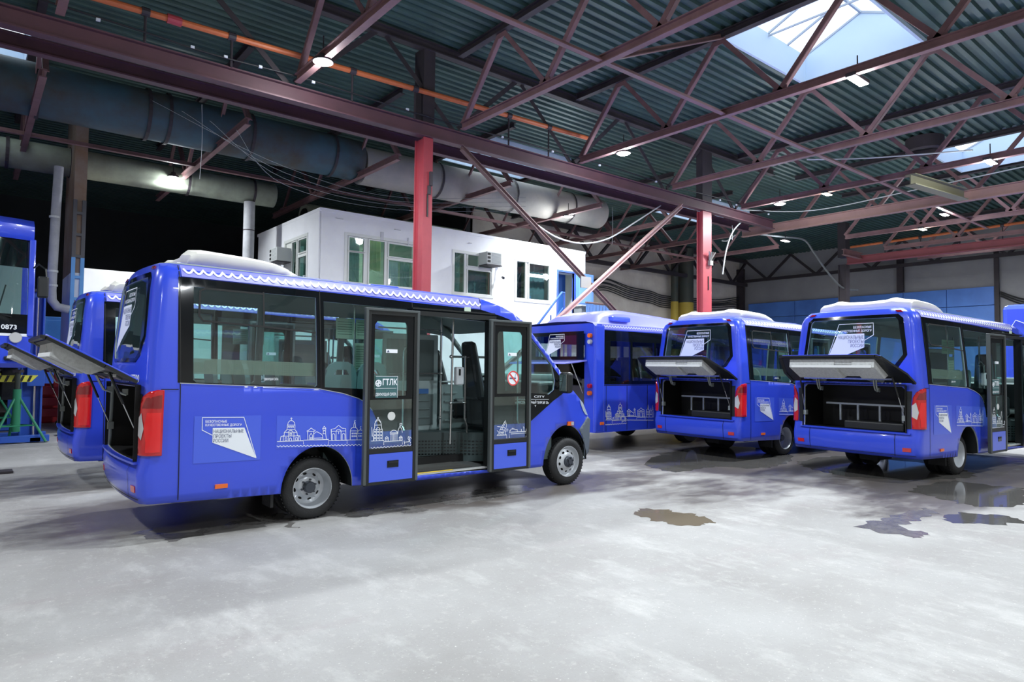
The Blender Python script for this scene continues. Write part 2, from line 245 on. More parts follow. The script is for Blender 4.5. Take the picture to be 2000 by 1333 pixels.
SKY_C=[[(2.372,0.825),(2.537,0.824),(2.54,0.779)],[(2.372,0.766),(2.387,0.759),(2.401,0.766),(2.415,0.759),(2.429,0.766),(2.444,0.758),(2.458,0.765),(2.472,0.758),(2.486,0.765),(2.501,0.757),(2.515,0.764),(2.53,0.757),(2.544,0.764),(2.559,0.757),(2.573,0.764),(2.588,0.756),(2.602,0.763),(2.617,0.756),(2.632,0.763),(2.646,0.756),(2.661,0.763),(2.676,0.755),(2.69,0.762),(2.705,0.755),(2.72,0.762),(2.735,0.754),(2.75,0.762),(2.765,0.754),(2.78,0.761),(2.795,0.754),(2.81,0.761),(2.825,0.753),(2.84,0.76),(2.855,0.753),(2.87,0.76),(2.885,0.753),(2.9,0.76)],[(2.377,0.943),(2.499,0.924),(2.52,0.908)],[(2.419,0.899),(2.476,0.896),(2.477,0.864),(2.42,0.867),(2.419,0.899)],[(2.494,0.904),(2.557,0.9),(2.557,0.876),(2.495,0.879),(2.494,0.904)],[(2.513,0.878),(2.516,0.825)],[(2.42,0.867),(2.487,0.863),(2.488,0.827),(2.42,0.831),(2.42,0.867)],[(2.424,0.901),(2.511,1.014),(2.53,0.967),(2.528,0.918)],[(2.453,0.902),(2.519,0.996)],[(2.582,0.781),(2.576,0.857),(2.891,0.855),(2.87,0.777)],[(2.605,0.833),(2.88,0.832)],[(2.589,0.858),(2.589,0.883),(2.605,0.884),(2.607,0.898),(2.668,0.897),(2.671,0.887),(2.717,0.884),(2.72,0.859)],[(2.644,0.898),(2.644,0.913)],[(2.787,0.856),(2.786,0.891)],[(2.833,0.856),(2.831,0.916),(2.819,0.917)],[(2.872,0.856),(2.87,0.891)],[(2.371,0.89),(2.402,0.866),(2.405,0.848),(2.371,0.833)],[(2.469,0.84),(2.467,0.847),(2.46,0.853),(2.451,0.855),(2.442,0.854),(2.435,0.849),(2.433,0.842)],[(2.626,0.897),(2.625,0.913)]]

PERF = mat('perforated sunshade', (.20, .21, .17), .7)
def _perf():
    nt = PERF.node_tree; N = nt.nodes; L = nt.links; b = N['Principled BSDF']
    tc = N.new('ShaderNodeTexCoord'); s = N.new('ShaderNodeSeparateXYZ'); L.new(tc.outputs['Object'], s.inputs[0]); o = []
    for k in (0, 2):
        m = N.new('ShaderNodeMath'); m.operation = 'MULTIPLY'; m.inputs[1].default_value = 2*PI/.011; L.new(s.outputs[k], m.inputs[0])
        q = N.new('ShaderNodeMath'); q.operation = 'SINE'; L.new(m.outputs[0], q.inputs[0]); o.append(q)
    a = N.new('ShaderNodeMath'); a.operation = 'MINIMUM'; L.new(o[0].outputs[0], a.inputs[0]); L.new(o[1].outputs[0], a.inputs[1])
    g = N.new('ShaderNodeMath'); g.operation = 'LESS_THAN'; g.inputs[1].default_value = .15; L.new(a.outputs[0], g.inputs[0]); L.new(g.outputs[0], b.inputs['Alpha'])
_perf()
# ================================================================= MINIBUS (local frame: X forward, Y to its left, Z up)
CR = .10; U1 = 1.63; LA = PI/2*CR; U2 = U1+LA; WF = 2.10-2*CR; U3 = U2+WF; U4 = U3+LA; UC = (U2+U3)/2
def lerp(tab, x):
    if x <= tab[0][0]: return tab[0][1]
    for (a, b), (c, d) in zip(tab, tab[1:]):
        if x <= c: return b+(d-b)*(x-a)/(c-a)
    return tab[-1][1]
LEAN = [(.3, .06), (.42, -.02), (.70, -.04), (.77, .0), (1.45, .012), (1.9, .03), (2.2, .055), (2.45, .072), (2.62, .095), (2.73, .15)]
def tumble(z):
    t = 0
    if z > 1.45: t += .10*((z-1.45)/1.13)**1.25
    if z > 2.56: t += .11*((z-2.56)/.165)**2
    if z < .55: t += .012*((.55-z)/.2)
    return t
def inset(X): return .11*max(0, (X-3.25)/1.13)**2
def surf0(u, z):
    if u > UC: 
        x, y, zz = surf0(2*UC-u, z); return (x, 1.8-y, zz)
    t = tumble(z); xr = -1.735+lerp(LEAN, z); yr = -.15+t
    xc = xr+CR
    if u <= U1:
        X = -u
        if u > 1.47: X = -1.47-(u-1.47)/(U1-1.47)*(-1.47-xc)
        return (X, yr+inset(X), z)
    if u <= U2:
        a = (u-U1)/CR; return (xc-CR*math.sin(a), yr+CR-CR*math.cos(a), z)
    y = yr+CR+(u-U2)/(WF/2)*(.9-(yr+CR)); k = (y-.9)/(.9-(yr+CR))
    return (xr-.05*(1-k*k), y, z)
def surf(u, z, off=0):
    p = Vector(surf0(u, z))
    if off:
        e = 1e-3; n = (Vector(surf0(u+e, z))-Vector(surf0(u-e, z))).cross(Vector(surf0(u, z+e))-Vector(surf0(u, z-e))).normalized()
        p = p-n*off
    return p
def LX(p): return (2*UC+p[0], p[1])      # X,z on the left side -> sheet coordinates
def RX(p): return (-p[0], p[1])
def RY(p): return (U2+(p[0]+.05), p[1])  # Y,z on the rear face
def patch(poly, holes, off, step=.12):
    V, F = cdt(poly, holes, step); mb = MB(); mb.add([surf(*v, off) for v in V], [f[::-1] for f in F]); return mb
def flat(VF, f, off, mb=None):   # 2-D lettering onto the sheet; f maps local 2-D to sheet coordinates
    mb = mb or MB(); V, F = VF; mb.add([surf(*f(v), off+.00025*getattr(v, 'k', 0)) for v in V], F); return mb
FRONT = [(4.25, .37), (4.348, .442), (4.377, .943), (4.321, .99), (4.198, 1.195), (3.83, 1.475), (3.72, 1.62), (3.09, 2.27), (2.983, 2.375), (2.815, 2.473), (2.632, 2.546), (2.255, 2.644)]
W1 = [(-1.31, 1.56), (-1.28, 1.535), (-.06, 1.482), (-.04, 1.50), (-.04, 2.475), (-1.31, 2.49)]
W2 = [(.05, 1.475), (1.13, 1.42), (1.13, 2.42), (.05, 2.44)]
W3 = [(1.22, 1.42), (2.35, 1.40), (2.35, 2.40), (1.22, 2.42)]
DO = [(1.2, .385), (2.38, .36), (2.38, 2.33), (1.2, 2.365)]
CABR = [(2.62, 1.40), (3.42, 1.34), (3.52, 1.40), (3.55, 1.54), (3.50, 1.76), (3.08, 2.17), (2.98, 2.22), (2.62, 2.26)]
RWIN = [(.06, 1.99), (.20, 1.82), (.30, 1.77), (1.48, 1.77), (1.58, 1.82), (1.72, 1.99), (1.70, 2.53), (1.66, 2.58), (.14, 2.58), (.10, 2.53)]
HOP = [(.06, .78), (1.72, .78), (1.72, 1.44), (1.67, 1.49), (.11, 1.49), (.06, 1.44)]
def wheelarch(cx, r, z0, n=26):
    a0 = math.asin((z0-.36)/r) if abs(z0-.36) < r else 0
    return [(cx+r*1.0*math.cos(PI-a0-(PI-2*a0)*i/n), .36+r*1.14*math.sin(PI-a0-(PI-2*a0)*i/n)) for i in range(n+1)]
def make_minibus():
    B = thing('minibus', 'blue minibus', 'bus')
    # ---- shell
    side = [(-1.63, .385)]+wheelarch(0, .41, .35)+[(1.2, .325), (3.30, .318)]+wheelarch(3.80, .46, .34)[0:]
    side = [p for p in side]
    R_ = [RX(p) for p in side[::-1]]; Lf = [LX(p) for p in side]
    fr = FRONT
    outer = [RX(p) for p in fr[::-1]] + R_ + [(U1+.05, .385), (UC, .385), (2*UC-U1-.05, .385)] + Lf + [LX(p) for p in fr] + [LX((-1.46, 2.722)), (UC, 2.722), RX((-1.46, 2.722))]
    holes = [[RX(p) for p in h] for h in (W1, W2, DO, CABR)]+[[LX(p) for p in h] for h in (W1, W2, W3, CABR)]+[[RY(p) for p in h] for h in (RWIN, HOP)]
    gx_ = [-4.4+.095*i for i in range(64)]+[U1+.02+i*.021 for i in range(8)]+[U2+.05+.095*i for i in range(20)]+[U3-.01+i*.021 for i in range(9)]+[U4+.05+.095*i for i in range(64)]
    V, F = cdt(outer, holes, .095, gx_)
    mb = MB(); mb.add([surf(*v) for v in V], [f[::-1] for f in F])
    # roof
    loop = []
    for i in range(61):
        u = -2.255+(2*UC+2*2.255)*i/60
        X = -u if u < UC else u-2*UC; loop.append((u, 2.722 if not (-1.46 < X < 9) else 2.722-(X+1.46)*.021))
    us = sorted(set([v[0] for v in V if abs(v[1]-lerp([(-2.255, 2.644), (1.46, 2.722), (2*UC-1.46, 2.722), (2*UC+2.255, 2.644)], v[0])) < 1e-4 and -2.2551 <= v[0] <= 2*UC+2.2551]))
    tl = [surf(u, lerp([(-2.255, 2.644), (1.46, 2.722), (2*UC-1.46, 2.722), (2*UC+2.255, 2.644)], u)) for u in us]
    yl = tl[0].y
    def crown(x, y): return .075*math.sin(PI/2*min(1, max(0, min(y-yl, 1.8-yl-y))/.6))*min(1, max(0, (x+1.60))/.25)
    n = len(tl); ps = [(p.x, p.y) for p in tl]; gp = list(ps)
    for i in range(14): gp.append((2.255, yl+(1.8-2*yl)*(13.5-i)/14) )
    inner = [(x/10+.03, y/10) for x in range(-16, 22) for y in range(0, 19) if pip((x/10+.03, y/10), ps)]
    allp = ps+[(2.255, yl+(1.8-2*yl)*(1-k/14)) for k in range(1, 14)]; m = len(allp)
    r = delaunay_2d_cdt([Vector(p) for p in allp+inner], [(i, (i+1) % m) for i in range(m)], [], 1, 1e-6)
    mb.add([(v.x, v.y, 2.722-(max(v.x, -1.46)+1.46)*.021+crown(v.x, v.y)) for v in r[0]], [tuple(f) for f in r[2]])
    # front (nose, scuttle, windscreen header)
    BUL = [.10, .14, .14, .16, .2, .32, .34, .22, .20, .16, .10, 0]
    def frow(k, t):
        a = surf(-fr[k][0], fr[k][1]); y = a.y+(1.8-2*a.y)*t; x = a.x+BUL[k]*(1-(2*t-1)**4)
        cz = {11: 1, 10: .9, 9: .7, 8: .5, 7: .3}.get(k, 0); z = a.z+cz*.075*math.sin(PI/2*min(1, min(y-a.y, 1.8-a.y-y)/.6))
        return (x, y, z)
    NT = 14
    def rows(ks):
        q = MB(); q.add([frow(k, i/NT) for k in ks for i in range(NT+1)], [(a*(NT+1)+i, a*(NT+1)+i+1, (a+1)*(NT+1)+i+1, (a+1)*(NT+1)+i) for a in range(len(ks)-1) for i in range(NT)]); return q
    q = rows(range(0, 7)); mb.add(q.v, q.f); q = rows(range(7, 12)); mb.add(q.v, q.f)
    body = mb.build('body', [BLUE, LIN], B, smooth=38)
    sm = body.modifiers.new('shell', 'SOLIDIFY'); sm.thickness = .035; sm.offset = -1; sm.material_offset = 1; sm.material_offset_rim = 1
    rows([6, 7]).build('windscreen', GLS, B, smooth=True)
    # ---- black glazing bands and glass
    g1 = [(-1.45, 2.578), (-1.45, 1.535), (-.03, 1.467), (.27, 1.409), (.461, 1.348), (.551, 1.30), (.64, 1.2), (.70, 1.08), (.73, .95), (1.2, .95), (1.2, 2.51), (.46, 2.54)]
    g2 = [(1.2, 2.51), (1.2, 2.365), (2.38, 2.33), (2.38, .95), (3.05, .95), (3.506, 1.242), (3.708, 1.342), (3.78, 1.43), (3.69, 1.56), (3.06, 2.21), (2.9, 2.34), (2.6, 2.42), (2.257, 2.487)]
    patch([RX(p) for p in g1], [[RX(p) for p in h] for h in (W1, W2)], .004).build('window_surround', BLK, B, smooth=True)
    patch([RX(p) for p in g2], [[RX(p) for p in CABR]], .004).build('window_surround', BLK, B, smooth=True)
    g3 = [(-1.45, 2.578), (-1.45, 1.535), (2.45, 1.36), (2.45, 1.20), (3.506, 1.242), (3.78, 1.43), (3.69, 1.56), (3.06, 2.21), (2.9, 2.34), (2.257, 2.487)]
    patch([LX(p) for p in g3], [[LX(p) for p in h] for h in (W1, W2, W3, CABR)], .004).build('window_surround', BLK, B, smooth=True)
    g4 = [(0, 1.98), (.14, 1.79), (.27, 1.73), (1.50, 1.73), (1.63, 1.79), (1.78, 1.98), (1.765, 2.56), (1.70, 2.63), (.08, 2.63), (.02, 2.56)]
    patch([RY(p) for p in g4], [[RY(p) for p in RWIN]], .004).build('rear_window_surround', BLK, B, smooth=True)
    for h in (W1, W2, CABR): patch([RX(p) for p in h], [], -.004, .25).build('side_window', GLS, B)
    for h in (W1, W2, W3, CABR): patch([LX(p) for p in h], [], -.004, .25).build('side_window', GLS, B)
    patch([RY(p) for p in RWIN], [], -.006, .3).build('rear_window', GLS, B)
    # opening vent frame in the first window, divider, perforated screen
    vf = ribbons([[RX(p) for p in [(-.62, 2.47), (-1.2, 2.48), (-1.25, 2.45), (-1.26, 2.2), (-1.22, 2.15), (-.62, 2.12), (-.05, 2.08)]], [RX((-.62, 2.49)), RX((-.62, 2.12))]], .020)
    flat(vf, lambda v: v, .006).build('vent_window_frame', mat('matt black seal', (.004, .005, .006), .7), B)
    hs = []
    for i in range(0): pass
    mb = MB(); V, F = cdt([RX(p) for p in [(-1.31, 1.78), (-.04, 1.745), (-.04, 1.60), (-1.31, 1.625)]], [], .3); mb.add([surf(*v, -.05) for v in V], F); mb.build('perforated_screen', PERF, B)
    # roof-edge film band with scallops
    zt = lambda X: 2.722-(X+1.46)*.021
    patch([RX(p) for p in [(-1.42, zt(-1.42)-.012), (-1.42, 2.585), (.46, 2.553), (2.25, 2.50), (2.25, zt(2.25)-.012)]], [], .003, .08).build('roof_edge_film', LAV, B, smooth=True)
    for s, fx in ((1, RX), (0, LX)):
        st = []; X = -1.40
        pts = []
        while X < 2.20:
            zb = lerp([(-1.46, 2.655), (.46, 2.62), (2.25, 2.565)], X)
            pts += [fx((X+.094*k/10, zb+.012-.043*math.sin(PI*k/10))) for k in range(10)]
            X += .094
        flat(ribbons([pts], .021), lambda v: v, .007).build('scallop_decal', WHT, B)
    # panel seams
    seams = [[(-1.44, 2.70), (-1.425, 1.53), (-1.415, .40)], [(-1.44, 1.47), (-1.60, 1.47)], [(2.255, 2.64), (2.257, 2.49)], [(.005, 2.56), (.005, 1.46)], [(1.2, 2.51), (1.2, 2.37)]]
    mb = flat(ribbons([[RX(p) for p in densify(s, .1, False)] for s in seams], .009), lambda v: v, .006)
    flat(ribbons([[LX(p) for p in densify(s, .1, False)] for s in seams[:2]], .009), lambda v: v, .006, mb)
    flat(ribbons([densify([RY((.20, .765)), RY((.20, .41))], .1, False), densify([RY((1.60, .765)), RY((1.60, .41))], .1, False), densify([RY((-.1, .43)), RY((1.9, .43))], .1, False)], .008), lambda v: v, .004, mb)
    mb.build('panel_seam', mat('dark seam gap', (.01, .012, .05), .7), B)
    flat(ribbons([[RX(p) for p in densify([(-1.43, 1.53), (-.03, 1.462), (.27, 1.404), (.461, 1.343), (.551, 1.295), (.64, 1.2)], .1, False)]], .008), lambda v: v, .007).build('belt_trim', mat('light seal', (.35, .37, .42), .5), B)
    # ---- tail lamps, small lamps
    tlp = [(1.572, 1.462), (1.572, .84), (1.80, .845), (1.805, 1.0), (1.80, 1.2), (1.785, 1.32), (1.75, 1.40), (1.69, 1.45), (1.63, 1.465)]
    for mir in (0, 1):
        f = (lambda p: (2*UC-p[0], p[1])) if mir else (lambda p: p)
        t = patch([f(p) for p in tlp], [], .022, .03); o = t.build('tail_lamp', RED, B, smooth=True, solid=.03)
        for nm, po, mt, of in (('reversing_lens', [(1.74, .99), (1.80, 1.03), (1.80, 1.20), (1.75, 1.25), (1.72, 1.10)], CLR, .027), ('brake_lens', [(1.59, .875), (1.70, .875), (1.70, .97), (1.72, 1.1), (1.70, 1.25), (1.59, 1.25)], mat('bright red lens', (.72, .012, .015), .15, coat=.6), .026), ('indicator_lens', [(1.59, 1.29), (1.75, 1.29), (1.71, 1.39), (1.59, 1.42)], REDD, .026)):
            patch([f(p) for p in po], [], of, .05).build(nm, mt, o, smooth=True)
        q = MB(); V, F = cdt([f(p) for p in [(1.815, .84), (1.885, .84), (1.885, 1.42), (1.80, 1.42), (1.81, 1.27), (1.815, 1.1)]], [], .1); q.add([surf(*v, .004) for v in V], F); q.build('lamp_recess', BPL, B)
        patch([f(RY(p)) for p in [(-.03, .49), (.09, .49), (.09, .55), (-.03, .55)]], [], .008, .05).build('rear_reflector', RED, B, solid=.012)
        patch([f(RY(p)) for p in [(-.02, 2.655), (.08, 2.66), (.09, 2.69), (-.01, 2.69)]], [], .012, .04).build('top_marker_lamp', REDD, B, solid=.015)
    for X, z in ((-1.02, .495), (.85, .50)):
        patch([RX(p) for p in [(X-.06, z-.02), (X+.06, z-.02), (X+.06, z+.02), (X-.06, z+.02)]], [], .018, .05).build('side_marker_lamp', ORG, B, solid=.018)
    o = patch([RX(p) for p in [(3.81, .875), (3.95, .87), (3.95, .93), (3.82, .935)]], [], .02, .05).build('side_repeater', ORG, B, solid=.02)
    patch([RX(p) for p in [(3.885, .88), (3.945, .876), (3.945, .925), (3.885, .928)]], [], .024, .05).build('clear_half', CLR, o)
    # headlamps, grey lower bumper corner
    for fx in (RX, LX):
        patch([fx(p) for p in [(4.10, 1.255), (4.18, 1.20), (4.315, 1.0), (4.25, 1.02), (4.19, 1.08), (4.13, 1.18)]], [], .008, .05).build('headlamp', mat('headlamp lens', (.42, .5, .6), .08, coat=1), B, smooth=True)
        patch([fx(p) for p in [(4.255, .375), (4.345, .45), (4.372, .94), (4.31, .985), (4.22, .90), (4.10, .80), (4.19, .66), (4.235, .5)]], [], .012, .05).build('front_bumper_corner', GPL, B, smooth=True, solid=.02)
    q = rows([0, 1, 2]); q.v = [(x+.012, y, z) for x, y, z in q.v]; q.build('front_bumper', GPL, B, smooth=True)
    # ---- logos
    def side_logo(fm, k, off, nm='project_logo', rtl=False):
        # fm maps logo metres (x right, y down) to sheet coordinates
        o = MB(); s = k
        fr_ = [(0, 0), (.40, 0), (.535, .425), (.10, .25)]
        line = [(0.098, .178), (0, .124), (0, 0), (.40, 0), (.535, .42)]
        flat(ribbons([[fm(p[0]*s, p[1]*s) for p in densify(line, .08, False)]], .0065*s), lambda v: v, off, o)
        V, F = cdt([fm(p[0]*s, p[1]*s) for p in [(.10, .106), (.408, .106), (.535, .425), (.10, .252)]], [], .1); o.add([surf(*v, off) for v in V], F)
        o.build(nm, WHT, B, fixn=False)
        tx = MB(); t2 = MB()
        al = 'RIGHT' if rtl else 'LEFT'; x0 = (.385 if rtl else .03)
        for txt, y, wd in (('БЕЗОПАСНЫЕ', .052, .205), ('КАЧЕСТВЕННЫЕ ДОРОГИ', .088, .35)):
            VF = text2d(txt, .024*s, wd*s, .02); V, F = VF
            xx = .03 if not rtl else .03
            flat((V, F), lambda v: fm(x0*s+v[0], y*s-v[1]) if not rtl else fm(0, 0), off, tx)
        for txt, y, wd in (('НАЦИОНАЛЬНЫЕ', .158, .292), ('ПРОЕКТЫ', .206, .172), ('РОССИИ', .252, .142)):
            VF = text2d(txt, .036*s, wd*s); flat(VF, lambda v: fm(.108*s+v[0], (y-.002)*s-v[1]), off+.002, t2)
        tx.build('logo_lettering', WHT, B, fixn=False); t2.build('logo_lettering', INK, B, fixn=False)
    patch([RX(p) for p in [(-1.29, 1.205), (-.64, 1.19), (-.64, .73), (-1.29, .74)]], [], .003, .1).build('logo_film', BLUE2, B)
    side_logo(lambda x, y: RX((-1.217+x, 1.190-y-.033*x)), 1, .006)
    # left side of the bus carries the same logo
    side_logo(lambda x, y: LX((-.70-x, 1.175-y+.033*x)), 1, .006)
    # rear-window logo: outline mirrored, lettering right-aligned
    s = 1.55; fr = lambda x, y: RY((.51+x*s, 2.50-y*s))
    o = MB(); flat(ribbons([[fr(*p) for p in densify([(.098, .178), (0, .124), (0, 0), (.40, 0), (.535, .425)], .08, False)]], .010), lambda v: v, .006, o)
    V, F = cdt([fr(*p) for p in [(.10, .106), (.408, .106), (.535, .425), (.10, .252)]], [], .1); o.add([surf(*v, .006) for v in V], F); o.build('rear_logo', WHT, B, fixn=False)
    tx = MB(); t2 = MB()
    for tl_, y, wd, h, xr, tgt, of in (('БЕЗОПАСНЫЕ', .050, .205, .024, .02, tx, .006), ('КАЧЕСТВЕННЫЕ ДОРОГИ', .088, .36, .024, .02, tx, .006), ('НАЦИОНАЛЬНЫЕ', .160, .292, .036, .108, t2, .009), ('ПРОЕКТЫ', .206, .172, .036, .108, t2, .009), ('РОССИИ', .250, .142, .036, .108, t2, .009)):
        V, F = text2d(tl_, h*s, wd*s, .02 if tgt is tx else 0)
        xm = max(v[0] for v in V); flat((V, F), lambda v: RY((.51+xr*s+(xm-v[0]), 2.50-y*s+v[1])), of, tgt)
    tx.build('rear_lettering', WHT, B, fixn=False); t2.build('rear_lettering', INK, B, fixn=False)
    V, F = text2d('17700', .075, .30, .02); xm = max(v[0] for v in V)
    flat((V, F), lambda v: RY((.10+(xm-v[0]), 1.535+v[1])), .005).build('fleet_number', WHT, B, fixn=False)
    # skyline line drawing
    patch([RX(p) for p in [(-.475, 1.18), (1.19, 1.10), (1.19, .80), (.45, .81), (-.475, .83)]], [], .002, .12).build('skyline_film', BLUE2, B)
    flat(ribbons([[RX(p) for p in s_] for s_ in SKY_A], .0062), lambda v: v, .007).build('skyline_decal', WHT, B, fixn=False)
    flat(ribbons([[LX((1.0-p[0], p[1])) for p in s_] for s_ in SKY_A], .0075), lambda v: v, .005).build('skyline_decal', WHT, B, fixn=False)
    # white wording below the cab window and on the glass
    mb = MB()
    for txt, X, z, h, wd in (('CITY', 3.14, 1.30, .030, .20), ('«ТАКСОМОТОРНЫЙ ПАРК № 20»', 2.80, 1.225, .036, .62), ('т', 3.15, 1.17, .03, .03)):
        flat(text2d(txt, h, wd, .015), lambda v: RX((X+v[0], z+v[1]-.03*v[0])), .007, mb)
    flat(ribbons([[RX((2.8, 1.285)), RX((3.42, 1.268))]], .006), lambda v: v, .007, mb)
    flat(text2d('ДВИЖУЩАЯ СИЛА', .025, .15, .01), lambda v: RX((-.62+v[0], 1.555+v[1])), .004, mb)
    mb.build('cab_lettering', WHT, B, fixn=False)
    # ---- open luggage hatch
    def H(y, s_, t=0): return (-1.775-.868*s_-.497*t, y, 1.565+.497*s_-.868*t)
    ho = [(-.10, 0), (-.085, .30), (.08, .80), (.13, .83), (1.65, .83), (1.70, .80), (1.885, .30), (1.90, 0)]
    q = MB(); q.prism(ho, lambda a, b: H(a, b), lambda a, b: H(a, b, .022)); hat = q.build('rear_hatch', BLUE, B, bevel=.006)
    q = MB(); hi = [(-.07, .02), (-.055, .30), (.10, .79), (1.68, .79), (1.855, .30), (1.87, .02)]
    q.prism(hi, lambda a, b: H(a, b, .023), lambda a, b: H(a, b, .034))
    for a, b in zip(ho, ho[1:]):
        q.bar(H(a[0], a[1], .028), H(b[0], b[1], .028), .05, .03)
    q.build('hatch_inner_frame', BPL, hat)
    q = MB()
    for y0, y1 in ((.18, .52), (.80, 1.56)):
        q.prism([(.74, .035), (.69, .15), (.33, .14), (.25, .035)], lambda a, b, y0=y0: H(y0, a, b), lambda a, b, y1=y1: H(y1, a, b))
    q.prism([(.74, .035), (.69, .10), (.33, .10), (.25, .035)], lambda a, b: H(.52, a, b), lambda a, b: H(.80, a, b))
    q.build('hatch_liner', FOAM, hat)
    MB().box(0, 0, 0, 0, 0, 0)
    q = MB(); q.add([H(.22, .705, .118), H(1.52, .705, .118), H(1.52, .69, .155), H(.22, .69, .155)], [(0, 1, 2, 3)]); q.build('liner_edge', mat('pale liner tape', (.7, .72, .73), .6), hat, solid=.006)
    q = MB(); q.bar(H(.15, .16, .05), H(1.6, .16, .05), .03, .03); q.build('hatch_rail', CHR, hat)
    for y in (.42, 1.36):
        q = MB(); q.prism([(y-.17, .20), (y+.17, .20), (y+.10, .06), (y-.10, .06)], lambda a, b: H(a, b, .036), lambda a, b: H(a, b, .05))
        q.tube([H(y-.02, .15, .06), H(y, .06, .12), H(y, -.0, .16), (-1.79, y, 1.40)], .012, 6); q.tube([H(y+.02, .15, .06), H(y+.035, .06, .12), H(y+.035, 0, .16), (-1.79, y+.035, 1.40)], .012, 6)
        for yy in (0, .035): q.bar((-1.80, y+yy/2, 1.46), (-1.80, y+yy/2, 1.40), .05, .012)
        q.build('hinge', mat('zinc plate', (.32, .35, .33), .4, metal=.6), hat)
    for y, yb in ((.13, .075), (1.65, 1.71)):
        q = MB(); a = Vector(H(y, .22, .05)); b = Vector((-1.74, yb, 1.02)); m_ = a.lerp(b, .5)
        q.tube([a, m_], .013, 8); q2 = q.build('gas_strut', BPL, hat); MB().tube([m_, b], .006, 8).build('strut_rod', CHR, hat)
        MB().box(-1.76, -1.70, yb-.03, yb+.03, .96, 1.04).build('strut_bracket', mat('zinc plate', (0, 0, 0)), B)
    # luggage bay
    q = MB(); q.box(-1.78, -1.10, .04, .05, .76, 1.50); q.box(-1.78, -1.10, 1.73, 1.74, .76, 1.50); q.box(-1.78, -1.10, .04, 1.74, .755, .765); q.box(-1.13, -1.12, .04, 1.74, .76, 1.50); q.box(-1.78, -1.10, .04, 1.74, 1.50, 1.51)
    q.build('luggage_bay', mat('black carpet', (.012, .016, .016), .9), B)
    q = MB(); q.box(-1.36, -1.30, .06, 1.54, 1.15, 1.18); q.build('bay_crossbar', mat('galvanised bar', (.42, .46, .48), .45, metal=.3), B)
    for y in (.28, .64, 1.0, 1.3): MB().box(-1.34, -1.315, y-.015, y+.015, .88, 1.15).build('bay_upright', mat('galvanised bar', (0, 0, 0)), B)
    MB().box(-1.60, -1.15, .15, 1.1, .766, .90).build('battery_cover', mat('black moulded cover', (.01, .011, .013), .5), B, bevel=.02)
    # rear bumper ledge
    q = MB()
    for z, o_ in ((.755, .02),):
        pts = [surf(RY((y, z))[0], z, .02) for y in [-.02+.1*i for i in range(19)]]
        for a, b in zip(pts, pts[1:]): q.bar(a, b, .05, .02)
    q.build('bumper_ledge', BLUE, B)
    # ---- roof air conditioner
    prof = [(-1.33, .0), (-1.31, .11), (-1.25, .16), (-1.12, .175), (-.62, .16), (-.42, .135), (-.27, .08), (-.17, .0)]
    ys = [(.12, -.05), (.135, .7), (.17, .84), (.34, .98), (.44, 1.15), (.56, 1.0), (.9, .93), (1.24, 1.0), (1.36, 1.15), (1.46, .98), (1.63, .84), (1.665, .7), (1.68, -.05)]
    q = MB(); base = lambda x: 2.762-(max(x, -1.46)+1.46)*.021
    q.add([(x+(.05*(1-k) if x < -1.05 else -.06*(1-k)) if h else x, y, base(x)-.01+h*k) for x, h in prof for y, k in ys], [(i*13+j, i*13+j+1, (i+1)*13+j+1, (i+1)*13+j) for i in range(7) for j in range(12)])
    q.build('roof_air_conditioner', ACW, B, smooth=24, solid=.02)
    MB().box(.9, 1.35, .5, 1.3, 2.66, 2.77).build('roof_hatch', BLUE2, B, bevel=.03)
    # ---- wheels
    def wheel(x, y, s, front):
        yy = lambda o: y+o*s
        q = MB(); q.lathe([(.222, .02*s), (.228, .0), (.262, -.008*s), (.30, -.004*s), (.325, .012*s), (.341, .035*s), (.345, .06*s), (.345, .175*s), (.33, .205*s), (.24, .21*s), (.222, .19*s)], 56, (x, y, .345))
        for k in range(48):
            a = 2*PI*k/48; ca, sa = math.cos(a), math.sin(a)
            q.bar((x+.349*ca, yy(.03), .345+.349*sa), (x+.349*ca, yy(.07), .345+.349*sa), .018, .007, (ca, 0, sa))
        w_ = q.build('wheel', RUB, B, smooth=30)
        dp = (lambda r: lerp([(0, -.005), (.10, -.005), (.125, .01), (.165, .035), (.19, .05)], r)) if front else (lambda r: lerp([(0, .125), (.105, .125), (.125, .15), (.16, .165), (.19, .14)], r))
        hl = []
        for k in range(8 if not front else 10):
            n_ = 8 if not front else 10; a = 2*PI*k/n_+.2; c = (.146*math.cos(a), .146*math.sin(a)); tn = (-math.sin(a), math.cos(a)); rd = (math.cos(a), math.sin(a))
            hl.append([(c[0]+tn[0]*.024*math.cos(t)+rd[0]*.013*math.sin(t), c[1]+tn[1]*.024*math.cos(t)+rd[1]*.013*math.sin(t)) for t in [2*PI*j/12 for j in range(12)]])
        V, F = cdt([(.19*math.cos(2*PI*j/48), .19*math.sin(2*PI*j/48)) for j in range(48)], hl, .022)
        q = MB(); q.add([(x+a, yy(dp(math.hypot(a, b))), .345+b) for a, b in V], F)
        lip = [(.226, -.004), (.220, -.006), (.214, .008), (.206, .03), (.196, .045), (.19, .05)] if front else [(.226, -.004), (.220, -.006), (.214, .008), (.207, .03), (.204, .06), (.198, .10), (.19, .14)]
        q.lathe([(r, o*s) for r, o in lip], 48, (x, y, .345))
        q.build('rim', SIL, w_, smooth=30)
        q = MB(); q.lathe([(.19, .175*s), (.0, .18*s)], 24, (x, y, .345)); q.build('brake_drum', BPL, w_)
        q = MB()
        if front: q.lathe([(.085, -.002*s), (.083, -.03*s), (.07, -.04*s), (.04, -.042*s), (.036, -.06*s), (0, -.062*s)], 32, (x, y, .345))
        else: q.lathe([(.066, .125*s), (.064, .065*s), (.055, .055*s), (0, .055*s)], 32, (x, y, .345))
        nb = 6
